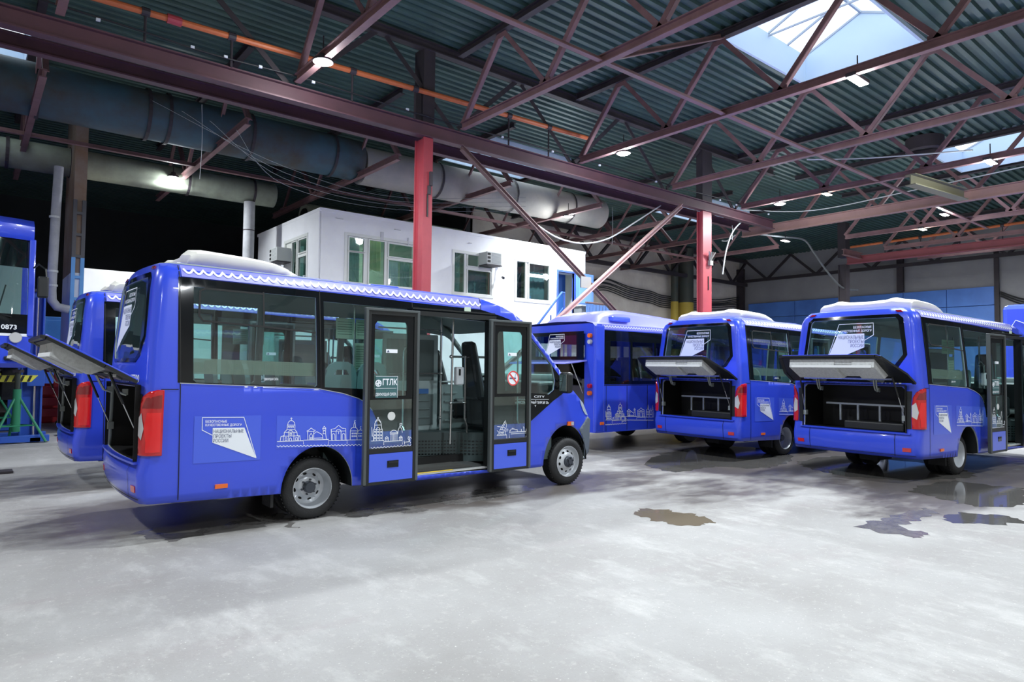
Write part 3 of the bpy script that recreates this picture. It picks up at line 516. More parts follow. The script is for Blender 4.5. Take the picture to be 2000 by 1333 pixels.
        for k in range(nb):
            a = 2*PI*k/nb+.3; r_ = .082 if not front else .058; o0 = .12 if not front else -.04
            q.lathe([(.011, o0*s+.005*s), (.011, o0*s-.02*s), (0, o0*s-.022*s)], 8, (x+r_*math.cos(a), y, .345+r_*math.sin(a)))
        q.build('wheel_hub', HUBD, w_, smooth=30)
    wheel(0, 0, 1, False); wheel(0, 1.80, -1, False); wheel(3.87, -.09, 1, True); wheel(3.87, 1.89, -1, True)
    for y in (.24, 1.35): MB().lathe([(.2, 0), (.3, 0), (.345, .03), (.345, .17), (.3, .2), (.2, .2)], 40, (0, y, .345)).build('inner_rear_tyre', RUB, B, smooth=30)
    # arches, underbody
    for cx, r, n_ in ((0, .41, 0), (3.80, .46, 1)):
        for y0, y1 in ((-.13, .50), (1.30, 1.93)):
            if n_: y0, y1 = y0+.04, y1-.04
            ar = wheelarch(cx, r-.004, .35); q = MB(); m_ = len(ar)
            q.add([(a, y0, b) for a, b in ar]+[(a, y1, b) for a, b in ar]+[(a, (y1 if y0 < .5 else y0), b) for a, b in ar], [(i, i+1, m_+i+1, m_+i) for i in range(m_-1)]+[tuple(range(2*m_, 3*m_))])
            q.build('wheel_arch_liner', BPL, B, smooth=True)
    q = MB(); q.box(-1.45, -.45, -.05, 1.85, .36, .40); q.box(.45, 3.3, -.05, 1.85, .33, .36); q.box(-1.4, 3.6, .5, .6, .36, .50); q.box(-1.4, 3.6, 1.2, 1.3, .36, .5); q.box(-.08, .08, .3, 1.5, .28, .42); q.box(3.79, 3.95, .2, 1.6, .28, .40)
    q.box(-1.1, -.6, .8, 1.1, .22, .36); q.build('underbody', mat('underbody black', (.01, .01, .011), .8), B)
    MB().box(-.46, -.43, .02, .28, .18, .5).build('mud_flap', RUB, B)
    # ---- door leaves (slid open outside the body)
    Y0 = -.27
    def leaf(xa, xb, ztop, zb, sky, smoking):
        t = .04; q = MB(); e = .055
        q.box(xa, xa+e, Y0-t, Y0, zb, ztop); q.box(xb-e, xb, Y0-t, Y0, zb, ztop); q.box(xa+.002, xb-.002, Y0-t+.002, Y0-.002, ztop-.075, ztop-.002); q.box(xa+.002, xb-.002, Y0-t+.002, Y0-.002, zb+.002, zb+.04); q.box(xa+.003, xb-.003, Y0-t+.004, Y0-.004, .71, .775)
        d = q.build('door_leaf', BPL, B, bevel=.006)
        for x in (xa, xb):
            MB().box(x-.018, x+.018, Y0-t-.008, Y0+.01, zb+.01, ztop-.01).build('rubber_edge', DRUB, d, bevel=.008)
        MB().box(xa-.019, xb+.019, Y0-t-.009, Y0+.011, ztop-.03, ztop+.002).build('top_edge', DRUB, d, bevel=.008)
        MB().box(xa+e, xb-e, Y0-.022, Y0-.016, .775, ztop-.075).build('door_glass', GLS, d)
        fr2 = MB(); a, b = xa+e, xb-e
        V, F = cdt([(a, 1.33), (b, 1.33), (b, ztop-.07), (a, ztop-.07)], [[(a+.05, 1.37), (b-.09, 1.37), (b-.09, ztop-.19), (b-.12, ztop-.15), (a+.08, ztop-.15), (a+.05, ztop-.19)]], .5)
        fr2.add([(x, Y0-.026, z) for x, z in V], F); fr2.build('glass_border', BLK, d)
        MB().box(xa+e, xb-e, Y0-t-.001, Y0-.01, zb+.04, .71).build('door_panel', BLUE2, d)
        xm = (xa+xb)/2+.02
        q = MB(); q.box(xm-.075, xm+.075, Y0-t-.006, Y0-t, .545, .625); q.build('handle_recess', BLK, d, bevel=.01)
        MB().box(xm-.06, xm+.06, Y0-t-.012, Y0-t-.005, .597, .617).build('door_handle', BPL, d)
        flat2 = lambda VF, x0, z0, nm, m_, o=.028: MB().add([(x0+v[0], Y0-o-.0003*getattr(v, 'k', 0), z0+v[1]) for v in VF[0]], VF[1]).build(nm, m_, d, fixn=False)
        flat2(ribbons(sky, .0062), 0, 0, 'skyline_decal', WHT, .044 if False else .030)
        if not smoking:
            q = ribbons([[(math.cos(2*PI*k/16)*.035, math.sin(2*PI*k/16)*.035) for k in range(17)], [(-.03, 0), (.03, 0)], [(0, -.03), (0, .03)], [(-.02, -.02), (.02, .02)]], .012); flat2(q, .635, 1.52, 'leasing_logo', WHT)
            flat2(text2d('ГТЛК', .07, .19, .03), .69, 1.50, 'leasing_logo', WHT)
            flat2(text2d('ДВИЖУЩАЯ СИЛА', .034, .27, .02), .60, 1.375, 'leasing_logo', WHT)
            flat2(ribbons([[(.60, 1.46), (.87, 1.46)], [(.60, 1.60), (.885, 1.60), (.885, 1.35)]], .004), 0, 0, 'leasing_logo', WHT)
            MB().add([(x, Y0-.027, z) for x, z in ((.60, 1.35), (.885, 1.35), (.885, 1.60), (.60, 1.60))], [(0, 1, 2, 3)]).build('logo_tint', mat('tinted film', (.05, .13, .14), .3), d, fixn=False)
            q = MB(); q.lathe([(.0, 0), (.05, 0), (.05, .004)], 24, (.81, Y0-.032, 1.137)); q.build('round_sticker', mat('pale sticker', (.6, .62, .62), .5), d)
        else:
            c = (xa+.37, Y0-.031, 1.575)
            MB().lathe([(.0, 0), (.10, 0), (.10, .003)], 32, c).build('no_smoking_sign', WHT, d)
            q = MB(); q.lathe([(.083, -.002), (.10, -.002)], 32, c); q.add([(c[0]+a, c[1]-.003, c[2]+b) for a, b in ((-.066, .052), (-.052, .066), (.066, -.052), (.052, -.066))], [(0, 1, 2, 3)]); q.build('no_smoking_ring', mat('sign red', (.7, .05, .05), .5), d, fixn=False)
            q = MB(); q.box(c[0]-.06, c[0]+.05, c[1]-.002, c[1]-.0015, c[2]-.012, c[2]+.01); q.add([(c[0]+.03, c[1]-.002, c[2]+.015), (c[0]+.036, c[1]-.002, c[2]+.015), (c[0]+.05, c[1]-.002, c[2]+.06), (c[0]+.042, c[1]-.002, c[2]+.06)], [(0, 1, 2, 3)]); q.build('cigarette_mark', INK, d, fixn=False)
        xs = xa+(.25 if not smoking else .28)
        MB().box(xs, xs+.15, Y0-.030, Y0-.027, 1.872, 1.915).build('warning_sticker', WHT, d)
        MB().add([(xs+.01, Y0-.032, 1.88), (xs+.045, Y0-.032, 1.88), (xs+.027, Y0-.032, 1.908)], [(0, 1, 2)]).build('warning_mark', INK, d, fixn=False)
        q = MB(); q.tube([(xb-.14, Y0+.02, .95), (xb-.14, Y0+.06, 1.0), (xb-.14, Y0+.06, 1.9), (xb-.14, Y0+.02, 1.95)], .012, 8); q.build('inside_grab_rail', CHR, d)
    leaf(.475, 1.15, 2.385, .355, SKY_B, False); leaf(2.265, 2.93, 2.345, .35, SKY_C, True)
    for x in (1.0, 2.55):
        MB().tube([(x, Y0, 2.30), (x+.25, -.1, 2.28), (x+.35, .05, 2.28)], .012, 6).build('door_arm', CHR, B)
    q = MB(); q.box(1.15, 2.42, -.20, -.10, 2.345, 2.40); q.box(1.15, 2.42, -.17, -.10, 2.42, 2.44); q.build('door_header', BPL, B)
    MB().box(1.95, 2.05, -.125, -.118, 2.42, 2.50).build('route_light', mat('pale green sticker', (.55, .68, .55), .5), B)
    MB().box(1.2, 1.24, -.15, -.05, .385, 2.36).build('door_jamb', BPL, B); MB().box(2.34, 2.42, -.17, -.05, .36, 2.34).build('door_jamb', BPL, B)
    # ---- interior
    q = MB(); q.box(.46, 1.2, -.05, 1.85, .50, .54); q.box(-1.09, -.46, -.05, 1.85, .50, .54); q.box(-.46, .46, .52, 1.28, .50, .54); q.box(1.2, 2.45, -.12, 1.85, .375, .40); q.box(-1.09, -1.07, -.05, 1.85, .5, 1.2); q.build('cabin_floor', INTD, B)
    q = MB(); q.box(1.2, 2.38, -.14, -.09, .385, .405); q.build('sill_plate', mat('aluminium sill', (.6, .62, .62), .4, metal=.4), B)
    MB().box(1.25, 1.8, -.143, -.10, .405, .410).build('yellow_step_edge', mat('yellow safety tape', (.8, .55, .05), .6), B)
    MB().box(1.3, 2.2, .0, 1.2, .401, .406).build('ribbed_floor_mat', mat('brown black rubber mat', (.045, .045, .042), .8, bump=.5, bscale=80), B)
    q = MB(); q.prism([(1.25, 1.85), (1.25, 1.15), (2.35, .55), (2.95, -.02), (3.6, -.02), (3.6, 1.85)], lambda a, b: (a, b, .40), lambda a, b: (a, b, .80)); q.build('cab_platform', mat('dark perforated riser', (.07, .10, .105), .55), B)
    q = MB()
    for r_ in range(5):
        for k in range(26):
            t0 = k/26; a = Vector((1.32, 1.11, .50+.045*r_)).lerp(Vector((2.33, .56, .50+.045*r_)), t0); b = Vector((1.32, 1.11, .50+.045*r_)).lerp(Vector((2.33, .56, .50+.045*r_)), t0+.022)
            n_ = Vector((-.48, -.88, 0))*.004; q.bar(a+n_, b+n_, .003, .012)
        for k in range(14):
            a = Vector((2.37, .53, .50+.045*r_)).lerp(Vector((2.93, .0, .50+.045*r_)), k/14); b = Vector((2.37, .53, .50+.045*r_)).lerp(Vector((2.93, .0, .50+.045*r_)), k/14+.045)
            n_ = Vector((-.69, -.72, 0))*.004; q.bar(a+n_, b+n_, .003, .012)
    q.build('riser_slot_pattern', BLK, B)
    q = MB(); q.box(1.40, 2.30, 1.02, 1.06, .80, 2.18); q.build('driver_partition', INTG, B, bevel=.015)
    q = MB(); q.box(1.45, 2.22, 1.008, 1.016, .88, 1.32); q.box(1.45, 2.22, 1.008, 1.016, 1.52, 2.10); [q.box(1.5, 2.15, .995, 1.01, z, z+.02) for z in (.98, 1.10, 1.22)]; q.build('partition_panel', mat('grey pressed panel', (.13, .17, .175), .4), B, bevel=.008)
    q = MB(); q.box(2.34, 2.80, 1.0, 1.04, .80, 1.46); q.build('cab_gate', INTG, B, bevel=.03)
    q = MB(); [q.box(2.40, 2.62, .985, 1.0, z, z+.025) for z in (.92, 1.06, 1.20, 1.32)]; q.build('gate_ribs', INTG, B, bevel=.005)
    MB().box(1.93, 2.13, 1.0, 1.008, 1.33, 1.40).build('blue_notice', mat('blue notice', (.05, .15, .40), .5), B)
    for pts in ([(2.0, .40, .74), (2.0, .40, 2.40)],):
        pass
    q = MB(); q.tube([(2.30, .95, .80), (2.30, .95, 2.42)], .016, 8); q.tube([(2.14, .45, .66), (2.17, .45, 2.42)], .016, 8)
    q.tube([(2.14, .45, 1.86), (2.75, .45, 1.86)], .016, 8); q.tube([(2.38, .45, 1.86), (2.38, .45, 1.0), (2.42, .45, .90), (2.42, .45, .80)], .016, 8); q.tube([(2.14, .45, 1.22), (2.38, .45, 1.22)], .014, 8); q.tube([(1.45, .95, 1.62), (2.30, .95, 1.62)], .014, 8)
    q.tube([(2.3, .98, 1.5), (2.7, .98, 1.5)], .014, 8); q.tube([(1.3, .98, 2.25), (2.3, .98, 2.25)], .012, 8)
    for p in ((2.30, .95, 1.62), (2.14, .45, 1.86), (2.38, .45, 1.86), (2.14, .45, 1.22), (2.38, .45, 1.22), (2.30, .95, .98), (2.30, .95, 2.2)): q.sphere(p, .026, 8, 6)
    q.build('handrail', CHR, B, smooth=True)
    q = MB(); q.box(2.175, 2.305, .36, .44, 1.47, 1.72); q.build('hygiene_dispenser', WHT, B, bevel=.02)
    MB().box(2.21, 2.24, .352, .36, 1.60, 1.69).build('dispenser_lever', BPL, B, bevel=.005)
    # driver seat wrapped in film, steering wheel, dashboard
    SB = mat('black seat under clear film', (.03, .035, .04), .25, coat=.5)
    q = MB()
    q.hexa([(2.55, .95, .95), (3.1, .95, .95), (3.1, 1.5, .95), (2.55, 1.5, .95), (2.55, .95, 1.25), (3.1, .95, 1.25), (3.1, 1.5, 1.25), (2.55, 1.5, 1.25)]); q.hexa([(2.42, 1.0, 1.2), (2.58, 1.0, 1.2), (2.58, 1.48, 1.2), (2.42, 1.48, 1.2), (2.26, 1.08, 1.98), (2.38, 1.08, 1.98), (2.38, 1.40, 1.98), (2.26, 1.40, 1.98)])
    q.build('driver_seat', SB, B, bevel=.05)
    q = MB(); q.hexa([(2.58, .25, .86), (3.08, .25, .86), (3.08, .72, .86), (2.58, .72, .86), (2.56, .25, 1.3), (3.08, .25, 1.25), (3.08, .72, 1.25), (2.56, .72, 1.3)]); q.hexa([(2.50, .27, 1.25), (2.66, .27, 1.25), (2.66, .70, 1.25), (2.50, .70, 1.25), (2.40, .34, 2.08), (2.50, .34, 2.08), (2.50, .62, 2.08), (2.40, .62, 2.08)])
    q.build('attendant_seat', SB, B, bevel=.05)
    q = MB(); q.hexa([(3.45, .05, 1.0), (3.95, .05, 1.0), (3.95, 1.75, 1.0), (3.45, 1.75, 1.0), (3.4, .05, 1.5), (3.9, .05, 1.52), (3.9, 1.75, 1.52), (3.4, 1.75, 1.5)]); q.build('dashboard', mat('dashboard grey', (.05, .055, .06), .5), B, bevel=.04)
    q = MB(); c = Vector((3.28, 1.25, 1.50)); ax = Vector((-.5, 0, .86)); a_ = Vector((0, 1, 0)); b_ = ax.cross(a_); q.tube([c+a_*.2*math.cos(2*PI*k/20)+b_*.2*math.sin(2*PI*k/20) for k in range(21)], .014, 6); q.tube([c, c+Vector((.15, 0, -.25))], .03, 6); q.bar(c-a_*.19, c+a_*.19, .03, .02); q.build('steering_wheel', BPL, B, smooth=True)
    # passenger seats
    for sx, sy in [(.19, .30), (.60, .30), (-.60, .10), (-.60, .56), (.15, 1.30), (-.60, 1.30), (.85, 1.30), (-.93, 1.02), (-.93, 1.42)]:
        zb = .54; h0 = 1.10 if sx < -.3 else 1.0
        sw = abs(sy-.30) < 1e-6; S2 = (lambda v: (sx+(v[1]-sy), sy+(v[0]-sx), v[2])) if sw else (lambda v: v)
        q = MB(); q.box(sx, sx+.42, sy, sy+.40, zb+.42, zb+.50); q.box(sx+.1, sx+.2, sy+.1, sy+.3, zb, zb+.42)
        pf = [(0, .48), (.0, 1.04), (.02, 1.13), (.06, 1.19), (.13, 1.225), (.27, 1.225), (.34, 1.19), (.38, 1.13), (.40, 1.04), (.40, .48)]; ho_ = [(.10, 1.07), (.14, 1.13), (.26, 1.13), (.30, 1.07)]
        V, F = cdt(pf, [ho_], .3); k0 = len(V)
        q.add([(sx-.02-(z-.5)*.12, sy+y, zb+z) for y, z in V]+[(sx-.07-(z-.5)*.12, sy+y, zb+z) for y, z in V], F+[tuple(i+k0 for i in f[::-1]) for f in F])
        for lp in (pf, ho_):
            m_ = len(lp); q.add([(sx-.02-(z-.5)*.12, sy+y, zb+z) for y, z in lp]+[(sx-.07-(z-.5)*.12, sy+y, zb+z) for y, z in lp], [(i, (i+1) % m_, m_+(i+1) % m_, m_+i) for i in range(m_)])
        q.v = [S2(v) for v in q.v]; q.build('passenger_seat', SEAT, B)
    # posters seen through the second window (on the partition behind the door)
    for x0, x1, z0, z1 in ((.42, .66, 2.05, 2.30), (.68, .92, 2.05, 2.30), (.67, .90, 1.64, 2.0)):
        q = MB(); q.box(x0, x1, .40, .404, z0, z1); p_ = q.build('notice_sheet', mat('pale notice paper', (.42, .52, .42), .7), B)
        q = MB(); [q.box(x0+.02, x1-.03, .398, .3995, z1-.03*k-.02, z1-.03*k-.012) for k in range(1, int((z1-z0)/.03)-1)]; q.build('notice_print', mat('notice print', (.15, .2, .16), .7), p_)
    MB().tube([(.665, .41, .54), (.665, .41, 2.6)], .014, 8).build('notice_pole', CHR, B)
    # side mirror
    q = MB(); q.box(3.53, 3.66, -.42, -.24, 1.36, 1.66); mh = q.build('side_mirror', BPL, B, bevel=.04)
    MB().box(3.525, 3.532, -.40, -.26, 1.39, 1.63).build('mirror_glass', mat('mirror', (.6, .65, .7), .03, metal=1), mh)
    q = MB(); q.tube([(3.60, -.24, 1.46), (3.60, -.12, 1.42)], .025, 8); q.tube([(3.60, -.24, 1.58), (3.60, -.1, 1.5)], .015, 8); q.build('mirror_arm', BPL, mh)
    q = MB(); q.box(3.53, 3.66, 2.04, 2.22, 1.36, 1.66); q.box(3.58, 3.62, 1.9, 2.05, 1.42, 1.47); q.build('side_mirror', BPL, B, bevel=.04)
    return B
# ================================================================= THE HALL (coordinates taken on the 9.95 m column line, scaled about the floor point below the camera height)
S = 1.246
def HX(v): return Vector((v.x*S, v.y*S, CAMH+(v.z-CAMH)*S))
ZF = CAMH-CAMH/S
def hb(mb, name, m, parent=None, **k): return mb.build(name, m, parent, xf=HX, **k)
# ---- floor
def floor_mat():
    m = bpy.data.materials.new('worn concrete floor'); m.use_nodes = True; nt = m.node_tree; N = nt.nodes; L = nt.links; b = N['Principled BSDF']
    g = N.new('ShaderNodeNewGeometry')
    def noise(sc, det=6, ro=.6, sx=1, sy=1):
        mp = N.new('ShaderNodeMapping'); mp.inputs['Scale'].default_value = (sx, sy, 1); L.new(g.outputs['Position'], mp.inputs[0])
        n = N.new('ShaderNodeTexNoise'); n.inputs['Scale'].default_value = sc; n.inputs['Detail'].default_value = det; n.inputs['Roughness'].default_value = ro; L.new(mp.outputs[0], n.inputs['Vector']); return n.outputs['Fac']
    def rng(x, a, b_, c=0, d=1):
        r = N.new('ShaderNodeMapRange'); r.inputs[1].default_value = a; r.inputs[2].default_value = b_; r.inputs[3].default_value = c; r.inputs[4].default_value = d; L.new(x, r.inputs[0]); return r.outputs[0]
    def mix(f, a, c, mode='MIX'):
        x = N.new('ShaderNodeMix'); x.data_type = 'RGBA'; x.blend_type = mode
        if isinstance(f, float): x.inputs[0].default_value = f
        else: L.new(f, x.inputs[0])
        for i, v in ((6, a), (7, c)):
            if isinstance(v, tuple): x.inputs[i].default_value = (*v, 1)
            else: L.new(v, x.inputs[i])
        return x.outputs[2]
    def math_(op, a, c=None):
        x = N.new('ShaderNodeMath'); x.operation = op
        for i, v in ((0, a), (1, c)):
            if v is None: continue
            if isinstance(v, (int, float)): x.inputs[i].default_value = v
            else: L.new(v, x.inputs[i])
        return x.outputs[0]
    col = mix(rng(noise(.55), .35, .65), (.28, .27, .262), (.37, .365, .36))
    col = mix(rng(noise(2.2, 8, .7, 1, .45), .52, .72, 0, .8), col, (.49, .485, .475))
    col = mix(rng(noise(1.1, 6, .7, .5, 1.2), .55, .75, 0, .6), col, (.30, .265, .265))
    col = mix(rng(noise(9, 5, .7), .56, .75, 0, .5), col, (.52, .50, .48))
    col = mix(rng(noise(70, 2, .6), .62, .76, 0, .55), col, (.20, .19, .18))
    col = mix(rng(noise(45, 2, .6), .64, .76, 0, .5), col, (.78, .77, .73))
    # damp patches: wet floor, and painted shade below the nearest minibus, broken by noise
    sep = N.new('ShaderNodeSeparateXYZ'); L.new(g.outputs['Position'], sep.inputs[0])
    damp_shade = None
    for cx, cy, rx, ry, s_ in ((12.3, 7.2, 4.2, 2.3, 1), (13.2, 3.9, 4.5, 2.0, 1), (6.3, 7.3, 3.2, .9, .9), (2.6, 8.6, 2.9, 1.7, .9), (8.6, 5.6, 2.6, 1.3, .62), (10.2, 3.4, 2.4, 1.1, .75), (1.7, 9.2, 1.6, 2.2, .35), (7.4, 6.9, 2.2, .7, .7), (14, 11, 9, 2.6, .8), (3, 11.5, 5, 1.6, .7)):
        dx = math_('POWER', math_('DIVIDE', math_('SUBTRACT', sep.outputs[0], cx), rx), 2.0); dy = math_('POWER', math_('DIVIDE', math_('SUBTRACT', sep.outputs[1], cy), ry), 2.0)
        e = math_('MULTIPLY', rng(math_('ADD', dx, dy), 1.25, .2), s_)
        damp_shade = e if damp_shade is None else math_('MAXIMUM', damp_shade, e)
    nz = noise(1.6, 7, .68, .7, 1.3); d2 = rng(math_('ADD', math_('MULTIPLY', damp_shade, .62), math_('MULTIPLY', nz, .75)), .60, .84)
    d2 = math_('MULTIPLY', d2, math_('MINIMUM', math_('MULTIPLY', damp_shade, 4), 1))
    col = mix(d2, col, mix(1.0, col, (.42, .38, .36), 'MULTIPLY'))
    L.new(col, b.inputs['Base Color'])
    ro = N.new('ShaderNodeMapRange'); L.new(d2, ro.inputs[0]); ro.inputs[3].default_value = .62; ro.inputs[4].default_value = .30; L.new(ro.outputs[0], b.inputs['Roughness'])
    bp = N.new('ShaderNodeBump'); bp.inputs['Strength'].default_value = .25; bp.inputs['Distance'].default_value = .01; L.new(noise(28, 6, .7), bp.inputs['Height']); L.new(bp.outputs[0], b.inputs['Normal'])
    return m
MB().box(-11, 40, -11, 40, -.3, 0).build('floor', floor_mat())['kind'] = 'structure'
PUD = {'brown': [(6.29, 5.33), (6.61, 5.31), (6.69, 5.03), (6.74, 4.76), (6.58, 4.42), (6.24, 4.49), (6.11, 4.73), (6.13, 5.04)],
'under3': [(9.69, 7.94), (11.21, 8.68), (13.16, 8.77), (13.62, 7.56), (12.31, 6.54), (10.9, 6.34), (10.38, 6.92), (9.36, 6.93), (9.26, 7.28)],
'under4': [(12.06, 6.29), (13.71, 6.29), (14.04, 4.91), (13.71, 4.14), (12.91, 3.76), (11.85, 4.15), (11.32, 4.71), (11.3, 5.36)],
'right': [(10.7, 3.88), (12.08, 3.86), (12.17, 3.34), (12.24, 2.92), (10.81, 2.58), (10.2, 2.75), (10.14, 3.07), (10.38, 3.45)],
'right2': [(8.98, 2.93), (9.48, 2.87), (9.72, 2.52), (9.5, 2.28), (8.99, 2.48), (8.82, 2.72)],
'trail': [(1.38, 7.69), (1.52, 7.8), (1.68, 7.41), (2.41, 7.66), (2.84, 7.74), (2.87, 7.51), (2.75, 6.88), (2.67, 7.29), (2.32, 7.37), (1.66, 7.13), (1.49, 7.36)],
'spot': [(3.44, 7.29), (3.72, 7.44), (3.85, 7.23), (3.71, 7.03), (3.47, 7.07)],
'spot2': [(3.91, 7.22), (4.23, 7.36), (4.35, 7.04), (4.17, 6.79), (4.0, 7.01)],
'door': [(4.67, 7.19), (5.08, 7.48), (6.13, 7.58), (6.3, 7.21), (5.55, 6.97), (4.85, 6.91)],
'streaks': [(7.7, 3.32), (8.43, 3.34), (9.33, 3.27), (9.25, 3.08), (8.55, 3.05), (8.07, 3.04), (7.96, 2.7), (7.67, 2.84)]}
WATER = mat('shallow dirty water', (.11, .105, .10), .06, spec=.6, bump=.04, bscale=6)
MUD = mat('muddy brown water', (.20, .165, .12), .12, spec=.5)
WETC = mat('wet dark concrete', (.14, .13, .125), .2, noise=.6, nscale=8, col2=(.26, .25, .24))
for k, lab, m in (('brown', 'small muddy brown puddle alone on the pale floor between the buses', MUD), ('under3', 'dark puddle behind and below the bus with the hatch nearest the corner', WATER), ('under4', 'dark puddle below the rear of the rightmost minibus', WATER), ('right', 'wide shallow puddle beside the rightmost minibus', WATER), ('right2', 'small puddle at the right edge of the open floor', WATER), ('trail', 'dark wet trail on the floor beside the rear wheel of the nearest minibus', WETC), ('spot', 'wet spot right in front of the rear wheel of the nearest minibus', WETC), ('spot2', 'wet spot in front of the rear door leaf of the nearest minibus', WETC), ('door', 'long wet patch in front of the open door of the nearest minibus', WETC), ('streaks', 'streaky wet smear on the floor in front of the rightmost minibus', WETC)):
    P = PUD[k]; n = len(P); pts = []
    for i in range(n):
        p0, p1, p2_, p3 = P[i-1], P[i], P[(i+1) % n], P[(i+2) % n]
        for t in [j/8 for j in range(8)]:
            c = [.5*((2*p1[q])+(-p0[q]+p2_[q])*t+(2*p0[q]-5*p1[q]+4*p2_[q]-p3[q])*t*t+(-p0[q]+3*p1[q]-3*p2_[q]+p3[q])*t**3) for q in (0, 1)]
            w_ = .045; pts.append((c[0]+w_*math.sin(c[1]*23+c[0]*7)+.02*math.sin(c[1]*71), c[1]+w_*math.cos(c[0]*19+c[1]*5)+.02*math.sin(c[0]*67)))
    V, F = cdt(pts, [], .5); MBp = MB().add([(x, y, .0015) for x, y in V], F)
    tag(MBp.build('puddle', m), lab, 'puddle')
# ---- walls, ceiling (structure)
BEIGE = mat('stained beige wall', (.82, .76, .67), .85, noise=.8, nscale=.35, col2=(.50, .42, .36))
UNLITW = mat('unlit dark wall', (.055, .062, .07), .9, noise=.5, nscale=.3, col2=(.028, .028, .032))  # dark colour stands in for the unlit depth of the bay
GREYW = mat('grey far wall', (.34, .34, .35), .85, noise=.6, nscale=.3, col2=(.20, .20, .22))
def struct(o): o['kind'] = 'structure'; return o
struct(hb(MB().box(14, 32.5, 19.6, 19.9, ZF, 7.8), 'wall_north', BEIGE))
struct(hb(MB().box(13.8, 14.1, 19.6, 29, ZF, 7.8), 'wall_return', UNLITW)); struct(hb(MB().box(-8.3, 14.1, 28.8, 29.1, ZF, 7.8), 'wall_rear', UNLITW))
struct(hb(MB().box(31.5, 31.8, -8, 19.9, ZF, 7.8), 'wall_east', GREYW))
struct(hb(MB().box(-8.3, -8, -8, 29, ZF, 7.8), 'wall_west', BEIGE)); struct(hb(MB().box(-8.3, 31.8, -8.3, -8, ZF, 7.8), 'wall_south', BEIGE))
DECK = mat('dark green corrugated deck', (.052, .108, .096), .5, metal=.2, noise=.6, nscale=.9, col2=(.032, .055, .055))
SKY = [(9.97, 12.75, 4.33, 6.45), (18.97, 21.75, 4.33, 6.45), (.97, 3.6, 3.9, 3.91), (9.9, 12.75, 13.2, 15.3), (-2.2, .68, 13.9, 16.2), (18.97, 21.75, 13.2, 15.3)]
SKY = [s_ for s_ in SKY if s_[3]-s_[2] > .5]
q = MB(); y = -8.0; per = .20; z0, z1 = 7.50, 7.555
def strip(ya, za, yb, zb):
    cuts = [(-8.0, 32.0)]
    for a, b, c, d in SKY:
        if (ya+yb)/2 > c and (ya+yb)/2 < d: cuts = [r for (p, q_) in cuts for r in ((p, min(q_, a)), (max(p, b), q_)) if r[1]-r[0] > .01]
    for a, b in cuts: q.add([(a, ya, za), (b, ya, za), (b, yb, zb), (a, yb, zb)], [(0, 1, 2, 3)])
while y < 29:
    strip(y, z0, y+.08, z0); strip(y+.08, z0, y+.10, z1); strip(y+.10, z1, y+.18, z1); strip(y+.18, z1, y+.2, z0); y += per
struct(hb(q, 'ceiling', DECK, fixn=False))
CURB = mat('pale blue skylight shaft', (.55, .68, .82), .6)
PGL = glass('milky skylight glazing', (.96, .98, 1.0), .03)
for i, (a, b, c, d) in enumerate(SKY):
    q = MB(); t = .05
    q.box(a-t, a, c-t, d+t, 7.42, 8.0); q.box(b, b+t, c-t, d+t, 7.42, 8.0); q.box(a, b, c-t, c, 7.42, 8.0); q.box(a, b, d, d+t, 7.42, 8.0)
    my = (c+d)/2
    for x in (a-t, b): q.prism([(c, 8.0), (d, 8.0), (my, 8.45)], lambda u_, v_, x=x: (x, u_, v_), lambda u_, v_, x=x: (x+t, u_, v_))
    fr = struct(hb(q, 'window_%d' % (i+1), CURB))
    q = MB(); 
    for k in range(5):
        x = a+(b-a)*k/4; q.bar((x, c, 8.0), (x, my, 8.45), .03, .04); q.bar((x, d, 8.0), (x, my, 8.45), .03, .04)
    q.bar((a, my, 8.45), (b, my, 8.45), .04, .04); q.bar(((a+b)/2, c, 7.95), ((a+b)/2, d, 7.95), .03, .03)
    hb(q, 'glazing_bar', mat('pale grey bar', (.4, .45, .52), .5), fr)
    hb(MB().add([(a, c, 8.01), (b, c, 8.01), (b, my, 8.46), (a, my, 8.46), (a, d, 8.01), (b, d, 8.01)], [(0, 1, 2, 3), (3, 2, 5, 4)]), 'pane', PGL, fr)
# ---- columns and beams
def column(x0, x1, y0, y1, top, lab, m=REDC, head=True):
    t = thing('steel_column', lab, 'column', HX(Vector(((x0+x1)/2, (y0+y1)/2, ZF))))
    off = t.location.copy(); xf = lambda v: HX(v)-off
    q = MB(); w_ = .035; q.box(x0, x1, y0, y0+w_, ZF, top); q.box(x0, x1, y1-w_, y1, ZF, top); q.box(x0+.03, x1-.03, y0+w_, y1-w_, ZF, top)
    q.build('shaft', m, t, xf=xf); MB().box(x0-.06, x1+.06, y0-.06, y1+.06, ZF, ZF+.03).build('base_plate', m, t, xf=xf)
    if head: MB().box(x0-.02, x1+.02, y0, y1, 6.03, 7.35).build('column_head', DARKM, t, xf=xf)
    return t, xf
t, xf = column(6.086, 6.275, 9.95, 10.26, 5.755, 'red steel column standing behind the nearest minibus, in front of the white office')
q = MB(); q.box(6.16, 6.185, 9.935, 9.95, 4.35, 4.75); q.build('slot_mark', BPL, t, xf=xf)
q = MB(); q.box(6.20, 6.25, 9.90, 9.95, 4.9, 5.15); q.box(6.17, 6.23, 9.92, 9.95, 4.75, 4.9); q.build('cable_clamp', DARKM, t, xf=xf)
t, xf = column(14.34, 14.71, 9.95, 10.14, 5.755, 'red steel column behind the minibus parked between the other two')
q = MB(); q.box(14.55, 14.575, 9.935, 9.95, 3.75, 4.1); q.build('slot_mark', BPL, t, xf=xf)
